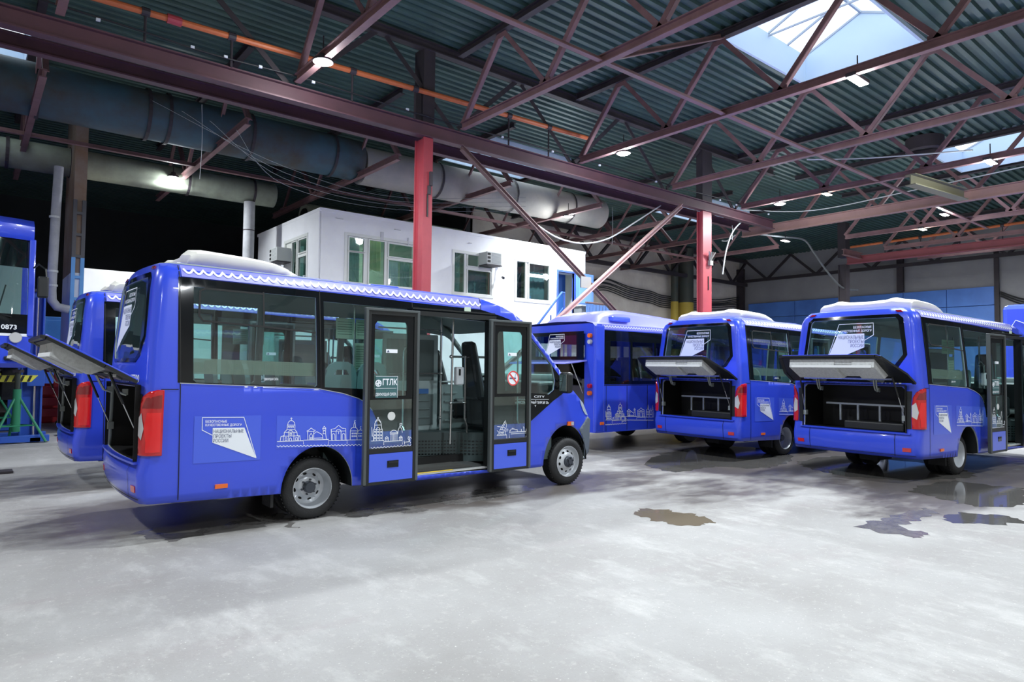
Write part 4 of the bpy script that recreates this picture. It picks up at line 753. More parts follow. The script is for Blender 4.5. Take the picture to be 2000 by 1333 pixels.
q = MB(); [q.bar((14.6, 9.94, 4.45), (14.6+dx, 9.86, 4.72), .03, .03) for dx in (-.12, -.03, .06, .14)]; q.box(14.55, 14.68, 9.88, 9.95, 4.38, 4.5); q.build('cable_clamp', mat('old zinc', (.3, .29, .26), .6), t, xf=xf)
column(25.5, 25.8, 11.4, 11.7, 5.755, 'dark steel column under the far red beam by the blue wall panels', DARKM)
column(-2.3, -2.0, 9.95, 10.2, 5.755, 'red steel column left outside the picture under the long beam')
def beam(name, p, q_, w_, h, m, lab, cat='beam'):
    mb = MB(); mb.chan(p, q_, w_, h, .022); return tag(hb(mb, name, m), lab, cat)
beam('steel_beam', (-6, 9.99, 5.885), (17.75, 9.99, 5.885), .16, .25, PUR, 'long dark purple steel beam carried by both red columns')
beam('steel_beam', (-6, 10.75, 5.90), (17.75, 10.75, 5.90), .14, .20, PUR, 'second dark purple beam running just behind the long beam on the red columns')
beam('steel_beam', (18.15, 11.2, 5.885), (18.15, -7.5, 5.885), .16, .25, mat('tan pink beam paint', (.36, .21, .18), .6, noise=.5, nscale=1.5, col2=(.22, .13, .12)), 'pinkish tan steel beam crossing the right half of the hall in front of the far trusses')
beam('steel_beam', (25.6, 11.4, 5.88), (25.6, -7.5, 5.88), .2, .27, mat('far red beam', (.28, .07, .08), .6, noise=.4, nscale=1.5, col2=(.18, .05, .06)), 'red steel beam farthest away above the blue wall panels at right')
beam('steel_beam', (24.2, 10.9, 6.0), (25.6, 10.9, 6.0), .14, .22, PUR2, 'short red stub beam joining the far red beam')
# ---- roof trusses across the hall
def truss(x, ys, yn, north, lab):
    t = thing('roof_truss', lab, 'roof truss', HX(Vector((x, ys, 6.0))), 0, 'roof trusses over the north bay' if north else None); off = t.location.copy(); xf = lambda v: HX(v)-off
    MB().chan((x, ys, 6.065), (x, yn, 6.065), .10, .13, .016).build('bottom_chord', PUR2, t, xf=xf)
    MB().chan((x, ys-.1, 7.43), (x, yn+.1, 7.43), .12, .13, .016).build('top_chord', DARKM, t, xf=xf)
    sgn = 1 if north else -1; y = ys if north else yn; k = 0
    y = 12.1 if north else 9.8; lim = yn if north else ys
    while (y < lim-1) if north else (y > lim+1):
        y2 = y+sgn*1.105; 
        if k % 2 == 0: a, b = (x, y, 6.1), (x, y2, 7.38)
        else: a, b = (x, y, 7.38), (x, y2, 6.1)
        MB().angle(a, b, .075, .014, (1, 0, 0)).build('diagonal', PUR2, t, xf=xf)
        q = MB(); c = b; q.box(x-.006, x+.006, c[1]-.12, c[1]+.12, (c[2]-.02 if c[2] < 7 else c[2]-.10), (c[2]+.10 if c[2] < 7 else c[2]+.02)); q.build('gusset_plate', PUR2, t, xf=xf)
        y = y2; k += 1
    return t
names = {.75: 'nearest the left edge', 3.75: 'passing above the large lamp at left', 6.8: 'first truss right of the tall red column', 9.8: 'along the left side of the nearest skylight', 12.9: 'truss just right of the nearest skylight', 15.85: 'truss behind the one right of the nearest skylight', 18.9: 'truss right behind the tan beam', 21.9: 'truss at the right edge of the far skylight', 24.9: 'truss nearest the far red beam', 27.9: 'truss between the far red beam and the east wall'}
for x, nm in names.items():
    truss(x, -7.5, 9.8, False, 'purple steel roof truss, '+nm)
for x, nm in {.75: 'at the left edge of the picture', 3.75: 'above the small lamp in the dark bay', 6.8: 'above the left end of the white office', 9.8: 'above the middle of the white office', 12.9: 'ending at the lamp over the office front', 15.85: 'above the right end of the white office', 18.9: 'above the dark green wall pipes', 21.9: 'above the second red column'}.items(): truss(x, 12.1, 19.4, True, 'steel roof truss behind the long beam, '+nm)
# longitudinal truss above the long beam
t = thing('longitudinal_truss', 'dark steel lattice standing on the long beam along the column line', 'roof truss', HX(Vector((0, 9.99, 6.0)))); off = t.location.copy(); xf = lambda v: HX(v)-off
MB().chan((-6, 9.99, 7.40), (17.8, 9.99, 7.40), .14, .16).build('top_chord', DARKM, t, xf=xf)
for x in (-.75, 3.75, 6.8, 9.8, 12.9, 15.85):
    for s_ in (-1, 1): MB().angle((x+.05*s_, 9.99, 6.05), (x+1.45*s_, 9.99, 7.35), .08, .014, (0, 1, 0)).build('diagonal', DARKM, t, xf=xf)
for y_, lab in ((6.4, 'thin steel tie running lengthwise under the nearest trusses below the skylight'), (1.98, 'thin steel tie running lengthwise overhead beyond the top of the picture'), (15.6, 'pale thin steel tie running lengthwise above the white office')):
    tag(hb(MB().angle((-6, y_, 6.03), (23.5, y_, 6.03), .085, .014), 'tie_rod', PUR2), lab, 'steel tie')
tag(hb(MB().angle((6.9, 6.4, 6.08), (9.75, 6.4, 7.34), .08, .014), 'knee_brace', PUR2), 'slanting steel brace between the two trusses left of the nearest skylight', 'steel brace')
q = thing('cross_brace', 'large X-shaped steel brace between the two red columns', 'steel brace', HX(Vector((10, 9.95, 3))))
off = q.location.copy(); xf = lambda v: HX(v)-off
MB().chan((6.88, 9.95, 5.74), (13.3, 9.95, 1.5), .09, .10, .014).build('brace_bar', mat('brown brace paint', (.17, .10, .09), .55), q, xf=xf)
MB().chan((13.35, 9.87, 5.70), (6.5, 9.87, .7), .09, .10, .014).build('brace_bar', mat('dusty pink brace', (.55, .30, .29), .6, noise=.7, nscale=1.2, col2=(.42, .36, .34)), q, xf=xf)
MB().box(9.95, 10.25, 9.90, 9.93, 3.42, 3.66).build('brace_gusset', mat('old zinc', (0, 0, 0)), q, xf=xf)
# ---- gas pipes with stand-offs
def gas_pipe(pts, rods, low, lab, axis):
    t = thing('gas_pipe', lab, 'pipe', HX(Vector(pts[0]))); off = t.location.copy(); xf = lambda v: HX(v)-off
    MB().tube(pts, .045, 10).build('pipe_run', PIPEO, t, xf=xf, smooth=True)
    for r in rods:
        p = Vector(pts[0]).lerp(Vector(pts[1]), (r-pts[0][axis])/(pts[1][axis]-pts[0][axis]))
        MB().tube([p, Vector((p.x, p.y, low))], .018, 6).build('support_rod', DARKM, t, xf=xf)
        MB().tube([p-Vector((.05, 0, 0)) if axis == 0 else p-Vector((0, .05, 0)), p+Vector((.05, 0, 0)) if axis == 0 else p+Vector((0, .05, 0))], .06, 10).build('pipe_clamp', DARKM, t, xf=xf)
    return t, xf
t, xf = gas_pipe([(-6, 9.90, 6.22), (10.1, 9.90, 6.635)], [-2.5, -.5, 1.70, 2.81, 4.69, 5.86, 7.95, 8.99], 6.0, 'orange gas pipe on stand-offs along the long purple beam', 0)
p = Vector((-6, 9.90, 6.22)).lerp(Vector((10.1, 9.9, 6.635)), (2.05+6)/16.1); MB().tube([p-Vector((.09, 0, 0)), p+Vector((.09, 0, 0))], .065, 12).build('red_coupling', REDC, t, xf=xf)
gas_pipe([(25.45, 11.2, 6.36), (25.45, 5.8, 6.44)], [10.0, 8.84, 7.66, 6.48], 6.0, 'orange gas pipe above the far red beam at right', 1)
# ---- ventilation ducts
def duct(x0, x1, y, z, r, m, bands, lab, r1=None, zs=0):
    t = thing('ventilation_duct', lab, 'duct', HX(Vector((x0, y, z)))); off = t.location.copy(); xf = lambda v: HX(v)-off
    MB().tube([(x0, y, z), (x1, y, z+zs)], [r, r1 or r], 28).build('duct_body', m, t, xf=xf, smooth=50)
    for b in bands: MB().tube([(b-.03, y, z+zs*(b-x0)/(x1-x0)), (b+.03, y, z+zs*(b-x0)/(x1-x0))], r+.03, 28, False).build('joint_band', DARKM, t, xf=xf)
    return t, xf
PAT = mat('blue brown patinated sheet', (.05, .11, .14), .6, noise=.9, nscale=.8, col2=(.06, .045, .03)); CRM = mat('dusty cream duct sheet', (.42, .38, .33), .7, noise=.8, nscale=.6, col2=(.26, .27, .25)); GRN = mat('greenish cream lagging', (.33, .37, .28), .75, noise=.8, nscale=.9, col2=(.16, .17, .14))
duct(-6, 6.9, 14.2, 6.48, .46, PAT, [-3, .8, 2.5, 2.85, 4.4, 6.2], 'big patinated blue brown duct under the roof at left')
t, xf = duct(6.95, 15.0, 14.2, 6.40, .44, CRM, [9, 11.4, 13.6], 'big cream duct lit by the skylight above the white office', zs=.1)
MB().lathe([(0, 0), (.38, 0), (.42, -.05)], 24, (15.05, 14.2, 6.5), 'x').build('end_cap', DARKM, t, xf=xf)
duct(-6, 5.95, 17, 5.95, .30, GRN, [-2, .5, 1.6, 3.9, 5.4], 'lower greenish cream duct behind the left columns', zs=.1)
t, xf = duct(6.9, 12, 17.4, 5.75, .34, GRN, [8, 9.2, 10.5], 'cream duct lying behind the roof edge of the white office')
MB().lathe([(0, -.02), (.08, -.02), (.09, 0), (.2, .0), (.22, .05), (.0, .06)], 20, (6.85, 17.3, 5.72), 'x').build('fan_end', BPL, t, xf=xf)
duct(.4, 2.2, 7.0, 8.2, .3, DARKM, [], 'dark duct above the roof') if False else None
t = thing('roof_fan', 'round dark exhaust fan collar under the roof left of the far skylight', 'fan', HX(Vector((18.2, 6.2, 7.2)))); off = t.location.copy(); xf = lambda v: HX(v)-off
MB().lathe([(.42, .3), (.42, 0), (.36, -.04), (.30, 0), (.3, .3)], 28, (18.2, 6.2, 7.2), 'z').build('collar', DARKM, t, xf=xf, smooth=30); MB().lathe([(0, .1), (.3, .1)], 20, (18.2, 6.2, 7.2), 'z').build('damper', BPL, t, xf=xf)
# ---- ceiling lamps
LENS = mat('lamp lens', (1, 1, 1), .4, emit=(.93, .97, 1), es=60)
LENSW = mat('warm lamp lens', (1, 1, .85), .4, emit=(.95, 1, .75), es=22)
def lamp(x, y, z, lab, pw=1.0, r=.16, warm=False, long=False, tilt=0, hang=.35):
    L0 = HX(Vector((x, y, z))); t = thing('ceiling_lamp', lab, 'lamp', L0)
    if long: MB().box(-r*1.25, r*1.25, -.09, .09, .0, .07).build('housing', DARKM, t, bevel=.01); MB().box(-r*1.15, r*1.15, -.075, .075, -.012, .0).build('lens', LENSW if warm else LENS, t)
    else:
        MB().lathe([(0, .14), (.06, .14), (.08, .07), (r*.9, .05), (r, 0), (r*.93, -.005)], 28, (0, 0, 0), 'z').build('housing', DARKM, t, smooth=30); MB().lathe([(r*.93, 0), (r*.6, -.03), (0, -.045)], 28, (0, 0, 0), 'z').build('lens', LENSW if warm else LENS, t, smooth=True)
    MB().tube([(0, 0, .12), (0, 0, .12+hang)], .012, 6).build('suspension', DARKM, t)
    l = bpy.data.lights.new('lamp_light', 'AREA'); l.shape = 'DISK'; l.size = r*1.9; l.energy = LAMP_W*pw; l.color = (1, 1, .82) if warm else (.90, .96, 1); l.spread = math.radians(170)
    lo = bpy.data.objects.new('lamp_light', l); COL.objects.link(lo); lo.parent = t; lo.location = (0, 0, -.07)
    pl = bpy.data.lights.new('lamp_glow', 'POINT'); pl.energy = LAMP_W*.25*pw; pl.shadow_soft_size = r*.8; pl.color = l.color; po = bpy.data.objects.new('lamp_glow', pl); COL.objects.link(po); po.parent = t; po.location = (0, 0, -.16)
    return t
LZ = 5.98
lamp(3.74, 8.84, LZ, 'brightest round lamp high at left, in front of the orange pipe', 1.0, .18)
lamp(9.93, 8.73, LZ, 'round white lamp hanging above the cross brace, right of the tall red column', 1.0, .18)
lamp(9.98, 4.27, LZ, 'long white lamp just below the nearest skylight', 1.15, .24, long=True)
lamp(15.97, 8.78, LZ, 'round white lamp above the second red column, left of the small yellowish lamp', 1.25, .18)
lamp(12.96, 13.42, LZ, 'round white lamp hanging close to the right end of the office front', 1.0, .18)
lamp(3.52, 16.6, LZ, 'small white lamp in the dark bay above the white roof unit of the nearest minibus', .6, .15)
lamp(20.7, 11.2, LZ, 'small white lamp under the tan beam beside the second red column', 1.1, .2, long=True)
lamp(15.92, 7.55, LZ, 'small yellowish lamp with a bare frame right of the lamp above the second column', .25, .16, warm=True, long=True)
lamp(20.33, 6.47, LZ, 'small white lamp right under the tan beam at right', 1.1, .18, long=True)
lamp(21.97, 7.57, LZ, 'small warm lamp below the tan beam, above the orange pipe', .7, .18, warm=True, long=True)
lamp(15.9, 4.23, LZ, 'long white lamp in front of the far skylight at the right edge', 1.0, .24, long=True)
for x, y in ((3.7, 4.25), (3.7, -.3), (9.95, -.3), (-2.5, 4.25), (-2.5, 8.8), (15.9, -.3), (-2.5, -4.5), (3.7, -4.5), (21.5, 1.5), (26.5, 8.0)):  # unseen lamps continuing the rows, added to light the hall
    lamp(x, y, LZ, 'round white lamp of the same row system outside the picture', .8 if y > -4 else .6, .18)['group'] = 'added ceiling lamps beyond the picture'
# ---- festoon cable with clips, hoses, wires
def wire(pts, r, m, lab, name='cable', sub=8):
    P = [Vector(p) for p in pts]; out = []
    for i in range(len(P)-1):
        p0, p1, p2_, p3 = P[max(i-1, 0)], P[i], P[i+1], P[min(i+2, len(P)-1)]
        for t in [j/sub for j in range(sub)]: out.append(.5*((2*p1)+(-p0+p2_)*t+(2*p0-5*p1+4*p2_-p3)*t*t+(-p0+3*p1-3*p2_+p3)*t**3))
    out.append(P[-1]); return tag(hb(MB().tube(out, r, 6), name, m, smooth=True), lab, 'cable')
GW = mat('pale cable sheath', (.6, .62, .6), .5); BW = mat('black cable sheath', (.02, .02, .022), .6)
c = wire([(-4, 9.86, 6.25), (1.16, 9.86, 6.14), (2.5, 9.86, 6.09), (4.0, 9.86, 6.13), (5.69, 9.86, 6.09), (7.76, 9.86, 6.11), (10.4, 9.86, 6.15), (13, 9.86, 6.12), (15.7, 9.86, 6.17), (17.3, 9.86, 6.16)], .012, BW, 'thin festoon cable with white clips along the top of the long beam')
for x in (1.16, 2.28, 2.72, 3.21, 4.02, 5.69, 7.76, 9.06, 10.44, 12.35, 14.94, 15.70, 17.31):
    hb(MB().box(x-.024, x+.024, 9.84, 9.87, 6.09, 6.125), 'cable_clip', WHT, c)
wire([(9.24, 10.5, 4.73), (9.84, 10.5, 4.54), (10.62, 10.5, 4.52), (11.46, 10.5, 4.75), (12.36, 10.5, 5.25), (13.34, 10.5, 5.82)], .018, GW, 'white cable sagging from the beam across the office roof')
wire([(16.4, 10.1, 5.84), (15.9, 10.1, 5.44), (15.6, 10.1, 4.91), (15.43, 10.1, 4.25)], .02, mat('grey hose end', (.33, .36, .37), .5), 'pale hose end hanging from the beam beside the second red column')
wire([(19.6, 11.5, 6.1), (21.13, 11.5, 6.22), (22.5, 11.5, 6.3), (23.2, 11.5, 5.95), (24.2, 11.5, 5.36), (25.4, 11.5, 4.87), (26.7, 11.5, 4.88)], .035, mat('grey hose', (.12, .13, .14), .5), 'dark grey hose hanging in front of the far wall')
wire([(13.66, 6.9, 6.2), (14.36, 6.1, 6.18), (15.0, 5.3, 6.2), (15.72, 4.48, 6.25)], .014, GW, 'white wire stretched below the roof in front of the round fan')
wire([(16.75, 10.3, 6.22), (18.0, 8.9, 6.16), (18.0, 6.3, 6.22), (17.9, 3.9, 6.28)], .014, GW, 'long pale wire running along the top of the tan beam')
wire([(18.1, 11.4, 5.86), (18.0, 11.6, 5.7), (18.0, 11.8, 5.72)], .02, GW, 'loose cable end at the tip of the tan beam')
for i, (x, y, a, b) in enumerate(((3.0, 12.2, 6.2, 4.9), (13.1, 11.9, 6.0, 5.0), (16.2, 10.3, 5.7, 5.3))):
    wire([(x, y, a), (x+.02, y, (a+b)/2), (x, y, b)], .0045, GW, ['thin wire hanging down above the left lamp', 'yellowish cord hanging at the end of the truss above the office', 'short cord hanging from the beam beside the pale hose'][i])
for k in range(4):
    wire([(2.0+.4*k, 10.9, 5.6-.05*k), (4, 11.0, 5.05-.1*k), (6.2, 11.2, 4.95-.08*k), (9.5, 11.2, 5.5-.1*k)], .0035, mat('steel wire', (.10, .11, .12), .5, metal=.3), 'thin sagging wires behind the long beam at left')['group'] = 'sagging wires'
# ---- north wall: pipes with yellow bases, cables
for x, r, zt, lab in ((25.3, .17, 7.4, 'thinner dark green pipe with yellow foot on the back wall'), (26.15, .36, 7.4, 'thick dark green pipe with yellow foot on the back wall')):
    t = thing('vertical_pipe', lab, 'pipe', HX(Vector((x, 19.1, ZF)))); off = t.location.copy(); xf = lambda v: HX(v)-off
    MB().tube([(x, 19.1, 4.86), (x, 19.1, zt)], r, 18).build('pipe_shaft', mat('dark green pipe', (.05, .065, .055), .6, noise=.5, nscale=2, col2=(.09, .07, .05)), t, xf=xf, smooth=30)
    MB().tube([(x, 19.1, ZF), (x, 19.1, 4.86)], r+.004, 18).build('yellow_foot', mat('yellow pipe paint', (.55, .40, .06), .6), t, xf=xf, smooth=30)
for k in range(7):
    z = 4.85+.09*k
    wire([(17.5, 19.45, z+.1), (19.5, 19.45, z-.12+.03*math.sin(k*2)), (20.9, 19.45, z+.22+.05*math.sin(k*3)), (22.6, 19.45, z-.05), (24.0, 19.45, z-.12), (25.0, 19.45, z-.25), (27.5, 19.45, z-.2), (29.3, 19.45, z-.1+.05*math.sin(k)), (31.2, 19.45, z+.15)], .022, BW, 'slack black cables strung along the back wall')['group'] = 'slack cables on the back wall'
for k in range(3): wire([(31.4, 8.1, 4.75+.08*k), (31.4, 7.3, 4.35+.1*k), (31.4, 6.2, 4.25+.1*k)], .03, BW, 'dark cables on the pale wall right of the blue panels')['group'] = 'cables right of the blue panels'
wire([(16, 19.4, 6.55), (22, 19.4, 6.25), (31, 19.4, 6.3)], .03, DARKM, 'dark pipe along the upper back wall')
t = thing('lattice_girder', 'dark lattice girder in front of the back wall right of the office', 'roof truss', HX(Vector((16, 18.9, 6)))); off = t.location.copy(); xf = lambda v: HX(v)-off
MB().bar((16, 18.9, 6.1), (31, 18.9, 6.1), .14, .16).build('bottom_chord', DARKM, t, xf=xf); MB().bar((16, 18.9, 7.3), (31, 18.9, 7.3), .14, .16).build('top_chord', DARKM, t, xf=xf)
for k in range(12): x = 16+k*1.25; MB().bar((x, 18.9, 6.1 if k % 2 else 7.3), (x+1.25, 18.9, 7.3 if k % 2 else 6.1), .1, .1, (0, 1, 0)).build('diagonal', DARKM, t, xf=xf)
# east wall: blue panels, pilasters, dark post at the corner, far girder
BP = mat('blue wall panel paint', (.10, .26, .74), .45, noise=.6, nscale=.5, col2=(.05, .13, .46))
t = thing('blue_wall_panelling', 'tall blue painted panelling along the far right wall', 'wall panelling', HX(Vector((31.4, 13, ZF)))); off = t.location.copy(); xf = lambda v: HX(v)-off
for y0, y1 in ((8.3, 9.95), (9.97, 11.6), (11.62, 13.9), (13.92, 16.5), (16.52, 19)):
    for z0, z1 in ((ZF, 4.40), (4.42, 5.15)): MB().box(31.36, 31.5, y0, y1, z0, z1).build('panel', BP, t, xf=xf, bevel=.01)
for y0, y1, lab in ((8.12, 8.28, 'dark wall post at the right end of the blue panelling'), (11.55, 11.8, 'dark wall post above the middle of the blue panelling'), (19.2, 19.6, 'dark post in the far corner of the hall')):
    tag(hb(MB().box(31.2 if y0 > 9 else 31.3, 31.36, y0, y1, ZF if y0 > 12 or y0 < 9 else 5.2, 7.0), 'wall_post', DARKM), lab, 'post')
t = thing('lattice_girder', 'dark lattice girder along the far right wall', 'roof truss', HX(Vector((31, 12, 6.3)))); off = t.location.copy(); xf = lambda v: HX(v)-off
MB().bar((31.0, 4, 6.3), (31.0, 19.3, 6.3), .14, .14).build('bottom_chord', DARKM, t, xf=xf)
for k in range(12): y = 19-k*1.25; MB().bar((31.0, y, 6.3 if k % 2 else 7.4), (31.0, y-1.25, 7.4 if k % 2 else 6.3), .1, .1, (1, 0, 0)).build('diagonal', DARKM, t, xf=xf)
tag(hb(MB().chan((15.6, 5.6, 5.86), (17.9, 5.3, 5.86), .22, .24), 'hoist_beam', mat('rusty green hoist beam', (.22, .21, .13), .6)), 'short greenish hoist beam hanging between truss and tan beam', 'beam')
# ================================================================= WHITE OFFICE ON THE UPPER LEVEL
SC2 = 1.1613
def CX(v): return Vector((v.x*SC2, v.y*SC2, CAMH+(v.z-CAMH)*SC2))
O = thing('office_cabin', 'white two-storey office block with windows standing behind the red column', 'office', CX(Vector((11, 17.5, CAMH-CAMH/SC2))))
offO = O.location.copy(); ox = lambda v: CX(v)-offO
FL = CAMH-CAMH/SC2
WINF = [(7.233, 9.25, 3.77, 5.03), (10.475, 11.88, 3.78, 4.99), (12.75, 14.17, 3.77, 5.0)]
DOORF = (14.50, 15.22, 2.9, 4.80)
def panel(outer, holes, f, m, name, solid):
    V, F = cdt(outer, holes, 2.0); q = MB(); q.add([f(*v) for v in V], F); return q.build(name, m, O, xf=ox, solid=solid, soff=0)
rect_ = lambda a, b, c, d: [(a, c), (b, c), (b, d), (a, d)]
panel(rect_(6.59, 15.73, FL, 5.52), [rect_(*w_) for w_ in WINF]+[rect_(*DOORF)], lambda x, z: (x, 15.5, z), WHITEB, 'front_wall', .08)
panel(rect_(15.5, 19.9, FL, 5.52), [rect_(16.2, 17.75, 3.6, 5.03)], lambda y, z: (6.59, y, z), WHITEB, 'side_wall', .08)
q = MB(); q.box(6.55, 15.75, 15.46, 20, 5.50, 5.58); q.build('office_roof', WHITEB, O, xf=ox); MB().box(15.66, 15.73, 15.54, 19.9, FL, 5.5).build('end_wall', WHITEB, O, xf=ox)
MB().box(6.65, 15.65, 18.2, 18.3, FL, 5.5).build('inner_wall', mat('pale green room wall', (.42, .52, .42), .8), O, xf=ox); MB().box(6.65, 15.65, 15.55, 18.2, 2.8, 2.9).build('upper_floor', WHITEB, O, xf=ox)
FRM = mat('cream window frame', (.70, .72, .69), .5); CURT = mat('pale green curtain', (.42, .55, .50), .85, noise=.6, nscale=2, col2=(.25, .36, .36))
def window(f, a, b, c, d, panes, m=FRM):
    q = MB(); e = .045
    def bx(x0, x1, z0, z1, y0=-.05, y1=.03): q.hexa([f(x0, y0, z0), f(x1, y0, z0), f(x1, y1, z0), f(x0, y1, z0), f(x0, y0, z1), f(x1, y0, z1), f(x1, y1, z1), f(x0, y1, z1)])
    bx(a-.03, b+.03, c-.04, c+e); bx(a-.03, b+.03, d-e, d+.03); bx(a-.028, a+e, c-.038, d+.028, -.047, .027); bx(b-e, b+.028, c-.038, d+.028, -.047, .027)
    w_ = None; gl = []
    for (x0, x1, z0, z1) in panes:
        bx(x0-e*.7, x0, z0-e*.6, z1+e*.6, -.035); bx(x1, x1+e*.7, z0-e*.6, z1+e*.6, -.035); bx(x0, x1, z0-e*.6, z0, -.035); bx(x0, x1, z1, z1+e*.6, -.035)
        gl.append((x0, x1, z0, z1))
    o = q.build('window', m, O, xf=ox)
    # solid frame field between panes
    V, F = cdt(rect_(a, b, c, d), [rect_(*p) for p in panes], 3); MB().add([f(x, -.005, z) for x, z in V], F).build('frame_field', m, o, xf=ox, solid=.02)
    for x0, x1, z0, z1 in gl: MB().add([f(x0, 0, z0), f(x1, 0, z0), f(x1, 0, z1), f(x0, 0, z1)], [(0, 1, 2, 3)]).build('pane', GLW, o, xf=ox)
    return o
ff = lambda x, y, z: (x, 15.5+y, z)
w1 = window(ff, *WINF[0], [(7.34, 7.74, 4.62, 4.95), (7.34, 7.74, 3.83, 4.58), (7.90, 8.33, 3.83, 4.95), (8.46, 9.18, 4.60, 4.93), (8.46, 9.18, 3.83, 4.50)])
w2 = window(ff, *WINF[1], [(10.52, 10.86, 3.84, 4.94), (10.99, 11.36, 4.62, 4.93), (11.40, 11.84, 4.62, 4.93), (10.99, 11.80, 3.84, 4.50)])
w3 = window(ff, *WINF[2], [(12.79, 13.14, 3.84, 4.94), (13.30, 14.12, 4.62, 4.93), (13.30, 14.12, 3.84, 4.52)])
fs = lambda x, y, z: (6.59+y, x, z)
w4 = window(fs, 16.2, 17.75, 3.6, 5.03, [(16.28, 16.82, 4.62, 4.95), (16.28, 16.82, 3.7, 4.5), (16.95, 17.25, 3.7, 4.95)])
for x0, x1, z0, z1, m_ in ((7.36, 7.72, 3.8, 4.95, CURT), (7.9, 8.33, 4.2, 5, mat('yellow green blind', (.55, .62, .35), .8)), (8.48, 8.85, 3.8, 4.5, mat('white sheet', (.7, .75, .76), .8)), (8.9, 9.2, 3.8, 4.5, CURT), (10.5, 10.85, 3.8, 4.95, CURT), (11.0, 11.8, 3.82, 4.5, mat('grey blind', (.14, .2, .23), .8)), (12.8, 13.15, 3.82, 4.95, mat('dark curtain', (.05, .08, .12), .8)), (13.3, 14.1, 3.82, 4.95, mat('grey blind', (0, 0, 0)))):
    q = MB(); n = 12
    q.add([(x0+(x1-x0)*i/n, 15.66+.015*math.sin(i*2.2), z) for z in (z0, z1) for i in range(n+1)], [(i, i+1, n+2+i, n+1+i) for i in range(n)]); q.build('curtain', m_, O, xf=ox)
q = MB(); q.add([(6.75, 16.2+1.6*i/12, z) for z in (3.6, 5.0) for i in range(13)], [(i, i+1, 14+i, 13+i) for i in range(12)]); q.build('curtain', CURT, O, xf=ox)
for k in range(3):
    c0 = Vector((6.58, 16.45+.17*k, 3.95-.12*(k % 2))); q = MB()
    for j in range(6): a = 2*PI*j/6; q.bar(c0, c0+Vector((0, .07*math.cos(a), .07*math.sin(a))), .012, .025, (1, 0, 0))
    q.build('paper_snowflake', WHT, O, xf=ox)
q = MB(); a, b, c, d = DOORF; q.box(a-.06, a, 15.44, 15.56, c, d+.06); q.box(b, b+.06, 15.44, 15.56, c, d+.06); q.box(a, b, 15.44, 15.56, d, d+.06); q.build('door_frame', mat('blue door frame', (.06, .12, .5), .5), O, xf=ox)
MB().box(a-.02, b+.02, 15.9, 15.94, c, d).build('inner_door', mat('deep blue inner door', (.02, .10, .36), .5), O, xf=ox); MB().box(a-.02, b+.4, 15.54, 15.9, d+.01, d+.05).build('door_lintel', WHITEB, O, xf=ox)
q = MB(); q.box(b+.02, b+.80, 15.36, 15.41, c, d+.02); dl = q.build('open_door_leaf', LBLUE, O, xf=ox, bevel=.01)
q = MB(); [q.box(b+.12+k*.0, b+.70, 15.345, 15.36, z0, z1) for k, (z0, z1) in enumerate(((3.0, 3.75), (3.85, 4.68)))]; q.build('leaf_panel', mat('lighter blue panel', (.17, .36, .80), .5), dl, xf=ox)
for x, z, w_, h in ((8.2, 5.2, .08, .22), (9.0, 5.15, .03, .2), (6.95, 5.38, .2, .02), (8.6, 5.33, .18, .02), (11.0, 5.28, .1, .02)):
    MB().box(x, x+w_, 15.44, 15.47, z-h, z).build('repair_patch', mat('grey patch', (.58, .59, .62), .7), O, xf=ox)
li = bpy.data.lights.new('office_fill_light', 'AREA'); li.energy = 60; li.size = 1.2; li.color = (.9, 1, .9); lo = bpy.data.objects.new('office_fill_light', li); COL.objects.link(lo); lo.location = CX(Vector((8.3, 16.8, 5.4)));  # unseen lamp added so the office panes look lit
tb = thing('added_office_light', 'ceiling light inside the office behind the left front window', 'lamp', CX(Vector((8.3, 16.8, 5.42)))); MB().box(-.6, .6, -.1, .1, 0, .04).build('diffuser', mat('added office tube', (1, 1, 1), .5, emit=(.9, 1, .9), es=4), tb); lo.parent = tb; lo.location = (0, 0, -.05)
def aircon(x, y, z, lab, side=False):
    t = thing('window_air_conditioner', lab, 'air conditioner', CX(Vector((x, y, z)))); 
    w_, h, d_ = .62, .42, .42
    if side: t.rotation_euler = (0, 0, -PI/2)
    MB().box(-w_/2, w_/2, -d_, .05, 0, h).build('casing', mat('grey white metal casing', (.55, .57, .56), .5), t, bevel=.02)
    q = MB(); [q.box(-w_/2+.2, w_/2-.03, -d_-.006, -d_+.002, .05+.04*k, .065+.04*k) for k in range(9)]; q.build('grille', mat('grille grey', (.35, .38, .38), .6), t)
    q = MB(); [q.box(-w_/2+.03, -w_/2+.15, -d_-.006, -d_+.002, .06+.12*k, .14+.12*k) for k in range(3)]; q.build('side_vents', BPL, t)
    MB().box(-w_/2, w_/2, -d_-.03, .02, -.03, -.003).build('support_shelf', DARKM, t); return t
aircon(11.62, 15.42, 4.66, 'white window air conditioner beside the middle front window')
aircon(6.53, 17.55, 4.45, 'white window air conditioner on the shaded side wall at the left end', True)
t = thing('security_camera', 'small black camera on a white arm between the office windows', 'camera', CX(Vector((12.1, 15.42, 4.6))))
MB().tube([(0, 0, .15), (.06, -.06, .1), (.1, -.1, -.15), (.03, -.14, -.25)], .014, 8).build('bracket_arm', WHT, t); MB().box(-.03, .03, -.02, .02, .08, .22).build('bracket_base', WHT, t); MB().tube([(.0, -.22, -.3), (.05, -.10, -.26)], .045, 12).build('camera_head', BPL, t)
